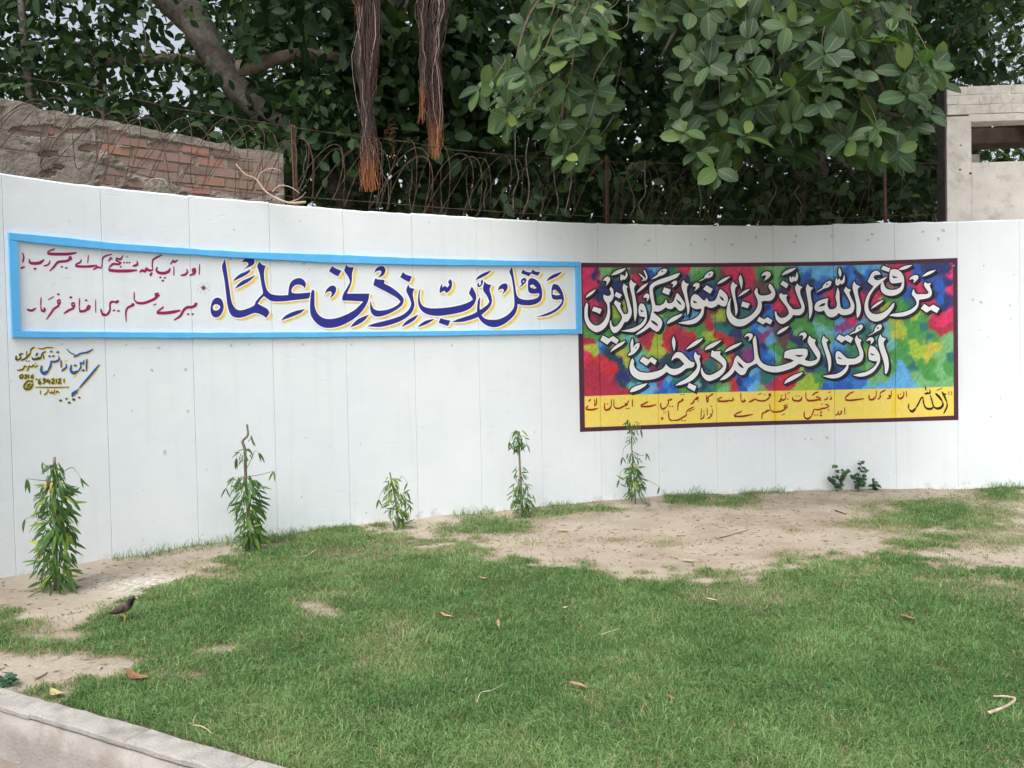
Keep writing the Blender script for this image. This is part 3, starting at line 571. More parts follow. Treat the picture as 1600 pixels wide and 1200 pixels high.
WHITE2 = '''F 415 240 510 290 580 250 668 315 630 375 545 325 485 385 378 315
F 530 505 570 440 660 370 775 320 730 380 640 440
F 880 280 895 350 885 430 940 370 985 355 990 410 950 480 880 540 810 560 820 530 855 500 850 440 850 360 | 925 430 945 425 930 445
F 1045 570 1130 620 1180 575 1260 635 1230 700 1160 650 1100 715 995 640
F 880 595 905 640 900 700 930 760 1000 810 1130 825 1260 800 1340 770 1380 730 1405 685 1430 720 1480 755 1540 765 1620 745 1690 690 1650 640 1600 595 1540 600 1490 640 1500 590 1550 520 1600 500 1660 520 1720 580 1780 640 1850 665 1840 720 1800 745 1720 760 1640 820 1550 860 1480 850 1415 810 1350 860 1280 900 1200 925 1100 938 1000 935 920 900 860 840 835 750 850 650
F 840 1130 860 1080 940 1030 1115 985 1080 1030 980 1090 900 1120
G 320 250 345 310 350 400 330 490 310 420 297 330
G 510 465 560 410 660 330 790 275 750 330 640 410
G 805 475 840 420 930 360 1075 310 1040 350 930 430
G 1115 510 1150 460 1240 400 1395 345 1340 400 1230 460
G 668 495 690 540 745 560 725 610 740 680 735 760 700 850 640 920 560 970 450 1010 345 1025 420 970 530 910 620 830 680 760 690 700 660 630 640 570 650 520
G 565 985 680 1035 650 1115 535 1050
G 925 470 960 490 1060 485 1045 540 1090 580 1140 640 1145 720 1120 800 1060 870 980 920 880 955 820 930 770 870 750 790 765 740 785 800 830 850 900 860 990 820 1060 770 1100 720 1060 670 980 610 905 565 910 520
H 120 550 170 600 220 650 270 675 340 660 380 620 385 580 375 450 362 310 400 240 415 310 430 450 450 570 490 650 560 700 680 725 800 710 900 680 970 655 1000 630 940 605 845 590 860 500 920 470 1050 450 1180 450 1215 470 1215 540 1190 590 1170 620 1220 640 1290 640 1350 620 1370 595 1330 530 1270 440 1220 350 1225 290 1250 240 1280 280 1345 310 1330 370 1370 440 1410 510 1410 590 1370 670 1290 715 1200 720 1110 690 1070 690 1000 740 880 785 760 815 660 815 560 790 480 740 420 680 370 700 300 740 270 780 240 840 180 860 130 830 80 780 40 840 -60 920 -160 945 -100 880 -10 800 50 700 80 600 | 120 650 190 710 215 750 180 740 140 700 | 1020 545 1085 550 1150 550 1085 575
H 225 275 260 220 320 205 360 230 350 280 290 340 310 280 290 250 260 255
H 1075 260 1110 205 1170 190 1205 225 1190 270 1130 320 1150 275 1140 240 1110 240
H 850 1000 880 940 980 870 1150 810 1110 860 1000 930
H 735 225 770 170 850 120 935 90 880 150 800 200
H 1465 240 1495 280 1545 310 1510 350 1530 430 1575 560 1585 680 1570 770 1545 820 1540 700 1520 600 1480 470 1440 350 1445 290
I 510 225 590 265 640 230 730 285 690 360 600 310 550 355 460 290
I 660 235 720 190 760 170 775 120 820 80 870 70 880 110 850 150 790 190 720 215 | 808 127 820 116 832 127 820 138
I 470 490 510 490 560 530 620 590 680 605 760 600 820 560 830 540 810 460 775 370 755 300 785 235 810 285 860 310 840 360 855 420 885 500 885 580 850 650 760 690 660 700 640 780 570 860 480 905 380 910 245 875 350 860 460 845 550 800 610 740 630 700 540 700 475 680 455 600 455 530 | 490 575 555 610 500 600
I 950 255 1010 215 1050 190 1070 130 1110 80 1160 65 1180 95 1155 150 1100 180 1030 220 | 1101 123 1113 111 1125 123 1113 135
I 930 335 960 290 1010 270 1050 290 1050 330 1000 385 1005 340 985 315
I 1000 400 1060 420 1110 480 1145 560 1145 650 1100 740 1030 820 930 870 830 885 720 862 820 835 930 810 1020 760 1080 700 1105 640 1040 640 980 620 965 560 975 450 | 1000 520 1060 545 1020 550
I 1155 220 1180 265 1245 290 1205 350 1220 430 1265 560 1285 680 1275 780 1245 845 1225 830 1220 720 1190 600 1140 450 1120 340 1130 280'''
# pen strokes: tile width points ; a single point is a dot
URDU1 = '''m 22 1350 290 1345 440;m 34 1285 352 1258 370 1258 398 1290 395 1290 350;m 26 1292 395 1275 425 1212 446;m 30 1168 360 1180 400 1150 435 1090 448;m 22 992 320 992 455;m 26 945 292 985 240 1000 265 1045 235
m 38 760 335 750 380 790 410 860 415 920 390 940 350;m 34 805 475;m 34 868 480;m 38 838 520;m 26 825 165 740 205 700 240 692 320 702 372;m 36 700 372 650 378 612 352 592 388 550 380 520 402;m 26 690 410 662 440;m 34 672 445
m 32 480 250 484 295 425 318;m 30 300 270;m 30 340 270;m 30 375 270;m 28 285 175 250 222 200 212 190 240 260 272;m 30 260 272 220 292 150 290 92 335;m 40 92 350 100 372 200 385 350 385 475 375;m 32 255 327;m 26 88 250 115 205 138 226
l 26 1545 272 1440 305 1402 350 1395 440 1380 488;l 30 1380 488 1320 475 1262 512;l 22 1180 285 1170 412;l 26 1072 355 1050 398 980 430;l 36 980 430 990 455 1100 465 1220 460 1312 445
l 44 905 312 885 338 915 352;l 36 920 340 880 360 830 380 765 385 700 400 640 470 578 532;l 38 765 468;l 38 835 485;l 24 655 190 550 228;l 42 542 240 560 262 650 270 850 270 988 252
l 24 575 365 575 402 540 440 480 456;l 44 258 352 265 398 320 415 420 405 482 362;l 48 345 500;l 34 150 250 170 320 155 398;l 46 140 486;l 24 160 480 182 468
m 46 1298 842;m 36 1312 840 1290 865 1240 888 1180 892 1130 930 1080 1010 1002 1066;m 36 1190 985;m 36 1252 985;m 24 845 880 830 902 760 948;m 40 758 952 775 966 860 970 980 955 1078 935
m 30 778 695 735 710 742 738 792 722;m 34 785 728 735 765 690 790 580 830 490 828 442 790;m 24 442 790 440 680;m 36 440 850 412 852 430 872;m 30 440 862 380 880 345 905 326 960 330 1086;m 16 705 860 750 842
n 15 740 880 722 892;n 14 738 890 700 886 688 900 686 940 670 965 650 972;n 18 660 970 640 962 630 932;n 17 712 940;n 17 740 943;n 9 597 872 598 955
l 26 1042 960 1038 1100;l 36 1038 1100 1050 1165 1110 1160 1180 1125 1212 1085;l 26 1212 1085 1180 1078 1150 1120;l 42 1145 992;l 48 905 946;l 30 962 1030 925 1042 925 1078 962 1080 966 1040;l 32 968 1070 940 1118 870 1150 800 1198
l 44 710 898;l 30 738 980 700 1002 705 1040 738 1030 738 980;l 32 742 1030 700 1085 640 1130 590 1200 525 1288;l 16 550 985 640 932;l 28 440 950 435 1080;l 38 435 1080 450 1148 488 1162 500 1130 480 1112;l 34 225 1132 250 1146 300 1150 358 1116'''
YTEXT = '''a 22 320 215 318 300 292 346;a 20 290 240 290 346;a 20 190 345 150 372;a 28 150 378 170 396 250 402 338 380;a 22 198 272 228 238;a 22 880 240 880 355;a 18 822 258 800 312;a 30 800 312 770 318 790 340;a 24 800 330 740 350 680 378 620 376 592 340 590 240;a 26 790 385;a 26 825 380
a 20 552 238 552 340;a 28 552 340 520 390 470 405 445 380 445 298;a 24 490 312;a 22 1122 275 1080 300 1012 328;a 28 1012 332 1022 348 1130 350 1248 325;b 26 295 435 270 452;b 22 270 452 240 452 242 500 212 560;b 28 212 560 160 590 125 560 125 498;b 26 265 550;b 26 308 548;b 14 168 625 176 665;b 14 200 622 208 660;b 42 145 735;b 24 145 715 142 765
b 24 440 366;b 24 482 366;b 34 462 440;b 24 478 450 440 468 398 500 388 620;b 22 705 400 680 420 660 448;b 24 648 440 690 438 712 410;b 24 710 468;b 30 640 462;b 22 648 470 628 492 588 518;b 22 840 375 840 450 852 492;b 20 845 425 900 378 945 350;b 14 858 415 900 380 935 372;b 22 850 490 868 440 850 420
b 20 1080 405 1012 440;b 28 1012 445 1030 468 1130 470 1212 455;b 24 1245 408 1258 445 1215 472;b 20 1375 342 1375 440;b 28 1375 440 1400 476 1440 462 1425 440
c 26 640 352 615 365 628 388 642 362;c 24 642 380 590 440 520 465 430 452 400 430;c 24 400 430 350 462 298 484;c 24 546 366;c 12 440 370 502 340;c 18 870 345 875 425;c 26 875 430 835 452 800 440 790 470 760 470;c 18 800 400 812 452;c 26 815 380;c 26 905 435;c 12 902 352 940 328
c 28 982 405 990 448 1060 465 1112 448 1128 402;c 24 1040 386;c 24 1082 386;c 20 1190 332 1192 420;c 28 1192 420 1230 458 1330 455 1425 432;c 20 1425 432 1380 402 1350 410;c 26 1415 456;c 22 1290 378 1340 340 1385 325
d 22 380 388 390 425 362 442;d 20 330 402 320 432 275 452;d 12 340 338 382 320;d 20 742 320 670 352 635 385;d 26 630 380 652 385;d 20 630 385 605 420;d 28 605 425 622 448 700 455 895 430
d 16 1328 298 1325 380;d 26 1322 388 1292 388 1300 370;d 20 1322 390 1300 418 1258 432;d 18 1238 290 1162 332 1150 362;d 12 1225 305 1175 332;d 30 1150 385;d 20 1165 390 1140 420 1110 438;d 18 1090 300 1090 388;d 28 1090 388 1050 435 1000 445 978 418 980 368
e 18 560 310 565 402;e 20 520 320 522 378;e 28 522 378 485 422 440 418 428 362;e 24 468 358;e 20 1218 318 1228 345;e 12 1232 345 1218 375;e 20 1262 314 1272 342;e 12 1274 342 1260 375
d 18 596 565 600 680;d 28 542 622;d 22 552 625 545 655 502 684;d 20 500 620 492 662 452 690;c 20 1490 518 1535 528 1552 548;c 24 1552 548 1500 575 1450 582 1400 602 1360 600 1320 592;c 22 1320 592 1302 640 1278 705;c 28 1278 705 1220 742 1168 712 1165 630;c 26 1445 516;c 28 1545 606;c 26 1330 686;c 26 1370 684;c 22 1440 630 1415 660;c 26 1412 690 1440 692
c 22 900 524 850 542 860 570 908 552;c 24 900 560 850 600 790 630 690 636 640 612;c 18 640 612 622 510;c 26 622 610 575 625 560 648;c 22 575 640 520 655 505 700 505 752;c 12 810 690 862 665;c 20 190 630 130 652 70 686;c 28 68 690 90 704 200 705 358 675
b 18 758 582 752 728;b 18 848 575 850 692;b 20 802 660 792 722 738 752;b 24 795 628;b 18 925 590 932 655;b 28 905 672;b 20 930 665 900 712 852 742;b 24 912 548;b 20 640 556 560 600 522 640;b 14 652 588 560 632;b 24 522 640 520 688 470 720 400 760 300 772;b 26 300 772 256 742 240 612;b 28 460 770;b 28 502 770'''
INKTEXT = '''e 40 1120 322 1160 400 1192 480;e 26 1192 480 1198 540 1175 600 1145 658;e 40 1020 350 1070 400 1118 462;e 34 1118 462 1132 520 1098 570 1040 582 995 560;e 30 1000 570 975 520 955 440 932 375;e 30 990 550 950 585 890 585 850 552 828 480 820 405;e 24 822 402 790 425 745 515 705 580;e 34 705 580 655 628 615 608;e 24 615 608 596 570 598 505
e 26 848 350 882 348 888 325;e 24 888 345 925 342 932 318 918 288;e 28 855 240 870 300;e 10 1030 302 1122 264;e 44 1142 358;e 36 1062 385;e 26 1165 350 1178 366'''
SIGB = '''s 34 1205 312 1200 492;s 30 1160 330 1150 382 1105 372 1110 440 1070 500;s 44 1070 500 1000 525 955 490 962 405;s 44 1025 410;s 46 1150 486;s 18 890 150 950 212 1050 255;s 26 1050 250 1120 222 1220 202 1300 156;s 22 1000 276 1080 250;s 30 880 385 882 440 812 496;s 30 802 328 805 440;s 30 765 262 770 320 705 352 648 342;s 36 648 342 640 410 600 500;s 48 600 500 540 532 495 498 500 418;s 46 752 202;s 38 648 192;s 38 622 266;s 38 682 262
s 34 1398 402 1250 580 1092 760;s 32 1068 786;s 62 1030 825;s 50 1052 812 1000 850 985 872;s 26 985 872 974 895'''
SIGT = '''s 22 525 240 530 310;s 14 440 140 520 152 565 132 680 130;s 22 560 190 510 225 482 295 455 315;s 30 345 282 370 312 430 305 462 282;s 24 405 262 432 222 440 235;s 20 385 122 332 162 325 212;s 24 325 212 300 248 245 300 182 330;s 18 265 185 262 262;s 26 200 222 152 242 172 290 132 325;s 30 132 325 95 312 102 258;s 22 262 340;s 22 300 340
s 44 795 957;s 34 885 930;s 44 930 990;s 48 1000 942;s 34 1085 910'''
SIGO = '''s 20 440 408 402 432 368 402 342 432 302 418 282 478 262 490;s 22 270 432 232 418 200 472 120 484;s 20 405 382;s 26 182 552 160 575 160 600 185 608 205 580 202 555 182 552;s 24 232 560 270 556 248 578 268 590 250 608 222 606;s 24 300 552 290 612;s 24 370 552 342 575 335 602 360 608 368 585 340 585;s 26 475 618 455 650 452 690 475 698 488 672 458 662;s 26 555 640 528 650 528 622 555 622 552 660 520 698;s 24 600 618 580 662 640 662;s 24 622 632 618 702;s 26 652 628 690 622 692 645 655 690 705 690;s 24 730 618 728 690;s 26 755 628 792 620 792 645 758 688 808 688;s 24 850 615 848 682;s 34 420 625
s 14 400 748 650 752 920 748;s 26 905 748;s 16 480 800 478 858;s 16 610 790 590 822 565 850 535 865;s 18 700 785 690 840 650 840 620 830;s 20 770 830 740 812 720 840;s 16 650 800 662 835;s 16 590 780;s 16 700 862
s 30 352 668 290 652 240 700 222 750 250 778 310 775 350 730 362 690;s 14 330 690 270 712;s 14 338 705 262 735;s 14 322 735 262 755;s 30 345 660 355 650'''
YDOTS = '''s 14 1000 592 1050 562;s 12 855 352 902 328'''

def parse(txt):
    out = []
    for line in txt.split('\n'):
        t, rest = line[0], line[1:]; rings = [smooth(pts(t, r)) for r in rest.split('|')]; out.append(rings)
    return out
def parse_strokes(txt):
    out = []
    for e in txt.replace('\n', ';').split(';'):
        f = e.split(); t = f[0]; w = float(f[1])/TILES[t][2]; P = pts(t, ' '.join(f[2:])); out.append((w, P))
    return out
class Flat:
    """triangles in photo pixels, each with its own tiny height above the wall"""
    def __init__(s, base): s.p = []; s.t = []; s.o = []; s.base = base; s.n = 0
    def poly(s, rings, dx=0, dy=0):
        P = [[Vector((x+dx, y+dy, 0)) for x, y in r] for r in rings]; tr = tessellate_polygon(P); o = len(s.p)
        fl = [q for r in P for q in r]; s.p += [(q.x, q.y) for q in fl]; s.o += [s.base+s.n*6e-6]*len(fl); s.t += [tuple(i+o for i in t) for t in tr]; s.n += 1
    def quad(s, a, b, c, d, e):
        o = len(s.p); s.p += [a, b, c, d]; s.o += [s.base+e]*4; s.t += [(o, o+1, o+2), (o, o+2, o+3)]
    def ribbon(s, P, hw, closed=True, dx=0, dy=0, ext=.45):
        L = len(P)
        for i in range(L if closed else L-1):
            (x1, y1), (x2, y2) = P[i], P[(i+1) % L]; d = math.hypot(x2-x1, y2-y1)
            if d < 1e-6: continue
            ux, uy = (x2-x1)/d, (y2-y1)/d; h = hw if not isinstance(hw, (list, tuple)) else None
            h1, h2 = (hw, hw) if h is not None else (hw[i], hw[(i+1) % L]); e = ext*min(h1, h2); x1 += dx-ux*e; y1 += dy-uy*e; x2 += dx+ux*e; y2 += dy+uy*e
            s.quad((x1-uy*h1, y1+ux*h1), (x2-uy*h2, y2+ux*h2), (x2+uy*h2, y2-ux*h2), (x1+uy*h1, y1-ux*h1), (i % 7)*1.5e-5)
    def dot(s, P, r, dx=0, dy=0):
        x, y = P[0]+dx, P[1]+dy; ring = [(x+r*a*1.1, y+r*b*.92) for a, b in ((-1, .15), (-.3, -.8), (.25, -.75), (1, -.2), (.5, .7), (-.2, .85))]; s.poly([ring])
    def pen(s, w, P, dx=0, dy=0, grow=0):
        if len(P) == 1: s.dot(P[0], w*.56+grow, dx, dy); return
        Q = smooth(P, False, 5, 75); n = len(Q); hw = []
        for i in range(n):
            a, b = Q[max(i-1, 0)], Q[min(i+1, n-1)]; th = math.atan2(b[1]-a[1], b[0]-a[0])
            k = .62+.42*abs(math.cos(th+.35)); e = min(i, n-1-i)/max(1, n-1); tp = .55+.45*min(1, e/.22); hw.append(w*.5*k*tp*1.12+grow)
        s.ribbon(Q, hw, False, dx, dy, .6)
    def obj(s, name, mat, parent):
        P = np.array(s.p); S, Z = px_wall(P[:, 0], P[:, 1]); return flat_obj(name, [(a, b, c) for a, b, c in zip(S, Z, s.o)], s.t, mat, parent)

# --- framed sign ----------------------------------------------------------------
sg = px_wall(460, 460); sgp = on_wall(float(sg[0]), float(sg[1]), .01)
sign = empty('framed_wall_sign', tuple(float(c) for c in np.ravel(sgp)), 'long white panel with raised sky blue frame and navy Arabic calligraphy edged in yellow', 'sign')
OT = ([14, 57, 110, 170, 260, 320, 400, 520, 600, 680, 760, 840, 880, 907.5], [363, 366.5, 372, 379, 385.5, 390, 394, 397.6, 401, 404, 406, 407.8, 408.5, 408.8])
IT = ([27, 60, 110, 170, 260, 320, 400, 520, 600, 680, 760, 840, 880, 900.5], [376, 380, 385, 390.5, 396, 399.5, 404.5, 411, 413, 414.5, 415.2, 415.8, 416, 416])
IB = ([33, 100, 320, 520, 680, 800, 900.5], [516.5, 518, 519.5, 518.5, 517, 515.5, 514])
OB = ([20.5, 100, 320, 520, 680, 800, 908], [527.5, 527.8, 528.5, 527, 525, 523, 521.5])
FD = .028
def px_off(x, y, off):
    q = _xy+np.stack([np.sin(_hd), -np.cos(_hd)], -1)*off; az = q[:, 0]/q[:, 1]; x = np.asarray(x, float); y = np.asarray(y, float); d = _fw+CR*((x-800)/FOC)[..., None]-CU*((y-600)/FOC)[..., None]
    s = np.interp(d[..., 0]/d[..., 1], az, _S); return s, EYE+d[..., 2]/d[..., 1]*np.interp(s, _S, q[:, 1])
def curve_sz(xy, n=60, off=0.0):
    xs = np.linspace(xy[0][0], xy[0][-1], n); ys = np.interp(xs, *xy); return px_off(xs, ys, off)
def strip_solid(name, c1, c2, depth, mat, parent, s_lo=None, s_hi=None, d0=-.002, wob=.0015, flat_ends=True):
    """solid bar lying on the wall between lower curve c1 and upper curve c2 (s,z arrays)"""
    s_lo = max(c1[0][0], c2[0][0]) if s_lo is None else s_lo; s_hi = min(c1[0][-1], c2[0][-1]) if s_hi is None else s_hi
    S = np.linspace(s_lo, s_hi, max(3, int((s_hi-s_lo)/.035)+2)); z1 = np.interp(S, *c1)+(fbm(S*11, 1, 5, 3)-.5)*wob*4; z2 = np.interp(S, *c2)+(fbm(S*11, 7, 6, 3)-.5)*wob*4
    e = np.minimum(.004, (z2-z1)*.15); rows = []
    for z, d in ((z1, np.full_like(S, d0)), (z1, np.full_like(S, depth-.003)), (z1+e, np.full_like(S, depth)), (z2-e, np.full_like(S, depth)), (z2, np.full_like(S, depth-.003)), (z2, np.full_like(S, d0))):
        rows.append(on_wall(S, z, d, False))
    V = np.stack(rows, 1); n = len(S); I = np.arange(n*6).reshape(n, 6)
    f = np.stack([I[:-1, :-1], I[1:, :-1], I[1:, 1:], I[:-1, 1:]], -1).reshape(-1, 4)
    caps = np.array([I[0, ::-1], I[-1]]); return link(name, mesh_np(name, V.reshape(-1, 3), [f, caps]), mat, parent)
co_t, ci_t, ci_b, co_b = [curve_sz(c, 60, FD) for c in (OT, IT, IB, OB)]
sL0, sL1 = float(px_off(17.3, 450, FD)[0]), float(px_off(30, 450, FD)[0]); sR0, sR1 = float(px_off(900.7, 465, FD)[0]), float(px_off(907.8, 465, FD)[0])
strip_solid('frame_rail', ci_t, co_t, FD, M['blue_frame'], sign, sL0, sR1); strip_solid('frame_rail', co_b, ci_b, FD, M['blue_frame'], sign, sL0, sR1)
z_t = np.interp([sL0, sL1, sR0, sR1], *ci_t)-.0005; z_b = np.interp([sL0, sL1, sR0, sR1], *ci_b)+.0005
strip_solid('frame_stile', (np.array([sL0, sL1]), z_b[:2]), (np.array([sL0, sL1]), z_t[:2]), FD-.0008, M['blue_frame'], sign)
strip_solid('frame_stile', (np.array([sR0, sR1]), z_b[2:]), (np.array([sR0, sR1]), z_t[2:]), FD-.0008, M['blue_frame'], sign)
navy = parse(NAVY)
for k, rings in enumerate(navy):
    ye = Flat(.0012+k*8e-6); wh = Flat(.0026+k*8e-6); nv_ = Flat(.0034+k*8e-6)
    ye.ribbon(rings[0], 1.0, dx=4.2, dy=3.0); ye.poly(rings[:1], 4.2, 3.0)
    wh.ribbon(rings[0], 1.9); wh.poly(rings[:1], 1.5, 1.2)
    nv_.poly(rings)
    L_ = nv_.obj('navy_letter', M['navy'], sign)
    ye.obj('yellow_letter_edge', M['yellow_edge'], L_); wh.obj('white_letter_gap', M['letter_white'], L_)
for c_, r_ in (((338, 480), 2.9), ((868.5, 456.5), 3.2), ((832, 449), 1.8)):
    hy = Flat(.0042); hy.dot(c_, r_); hy.obj('yellow_letter_eye', M['yellow_edge'], sign)
def pen_strokes(txt, k, base, mat, parent):
    for i, (w, P) in enumerate(parse_strokes(txt)):
        f = Flat(base+(i % 40)*8e-6); f.pen(w*k, P); f.obj('pen_stroke', mat, parent)
pen_strokes(URDU1, .96, .0012, M['crimson'], sign)
st = Flat(.0014); sk = Flat(.0014)
for k in range(8):
    a = k*math.pi/4+.1; st.ribbon([(318, 449.8), (318+math.cos(a)*(5.5 if k % 2 == 0 else 4.4), 449.8+math.sin(a)*(5.5 if k % 2 == 0 else 4.4))], [1.0, .25], False)
    a += .4; sk.dot((318+math.cos(a)*9.4, 449.8+math.sin(a)*8.2), .75)
st.dot((318, 449.8), 1.7); st.obj('crimson_star', M['crimson'], sign); tag(sk.obj('star_specks', M['star_dark'], sign), kind='stuff')

# --- the multicoloured mural -----------------------------------------------------
mp_ = px_wall(1200, 540); mpos = np.ravel(on_wall(float(mp_[0]), float(mp_[1]), .005))
mural = empty('painted_mural', tuple(float(c) for c in mpos), 'multicoloured mural with white Arabic calligraphy, dark maroon border and yellow Urdu caption strip', 'mural')
BT = ([908.5, 1000, 1120, 1210, 1300, 1380, 1440, 1496.5], [410.5, 411.3, 411, 410, 408.8, 407, 405, 403]); TT = ([912, 1000, 1120, 1210, 1300, 1380, 1440, 1489], [417.8, 417.8, 417.3, 416, 415, 413.3, 411.8, 410.5])
YT = ([912, 980, 1020, 1120, 1210, 1300, 1400, 1489.5], [619.3, 616.8, 615.8, 612.6, 610.8, 609, 607, 604]); YB = ([912, 1120, 1210, 1300, 1400, 1490], [668, 660, 657.5, 655.5, 653, 649.3]); BB = ([905, 1000, 1120, 1210, 1300, 1400, 1497], [675, 671.2, 667, 664, 661.5, 659, 656.3])
def paint_grid(name, top, bot, s0, s1, off, mat, parent, colour=None, dz=.006, ds=.006):
    S = [s0, s1]+[c for c in CUTS if s0 < c < s1]; S = np.unique(np.round(np.concatenate([S, np.arange(s0, s1, ds)]), 5)); S = S[np.concatenate([[True], np.diff(S) > 4e-4])]
    zt = np.interp(S, *top); zb = np.interp(S, *bot); n = max(2, int((zt-zb).mean()/dz)+1); T = np.linspace(0, 1, n)
    Zg = zb[:, None]+(zt-zb)[:, None]*T[None]; Sg = np.broadcast_to(S[:, None], Zg.shape); W = on_wall(Sg, Zg, off)
    I = np.arange(len(S)*n).reshape(len(S), n); f = np.stack([I[:-1, :-1], I[1:, :-1], I[1:, 1:], I[:-1, 1:]], -1).reshape(-1, 4)
    me = mesh_np(name, W.reshape(-1, 3), f)
    if colour: set_attr(me, 'paint', colour(W.reshape(-1, 3)), 'COLOR')
    return link(name, me, mat, parent)
cBT, cTT, cYT, cYB, cBB = map(curve_sz, (BT, TT, YT, YB, BB))
xs_ = np.array([904.6, 912.2]); s_l0 = float(px_wall(904.8, 600)[0]); s_l1 = float(px_wall(912.0, 560)[0]); s_r0 = float(px_wall(1489.6, 520)[0]); s_r1 = float(px_wall(1496.8, 520)[0]); s_tl = float(px_wall(908.6, 450)[0])
PC = {'pk': (214, 46, 96), 'cr': (172, 40, 70), 'rd': (196, 44, 60), 'gr': (72, 150, 72), 'lg': (116, 178, 116), 'li': (158, 190, 62), 'ye': (190, 186, 70), 'te': (34, 112, 112), 'dt': (30, 66, 84), 'nv': (34, 50, 110), 'bl': (30, 92, 184), 'br': (44, 124, 210), 'sk': (96, 172, 224), 'aq': (110, 184, 178), 'pu': (138, 62, 128), 'bn': (104, 72, 72), 'mn': (110, 44, 66), 'wn': (132, 38, 62)}
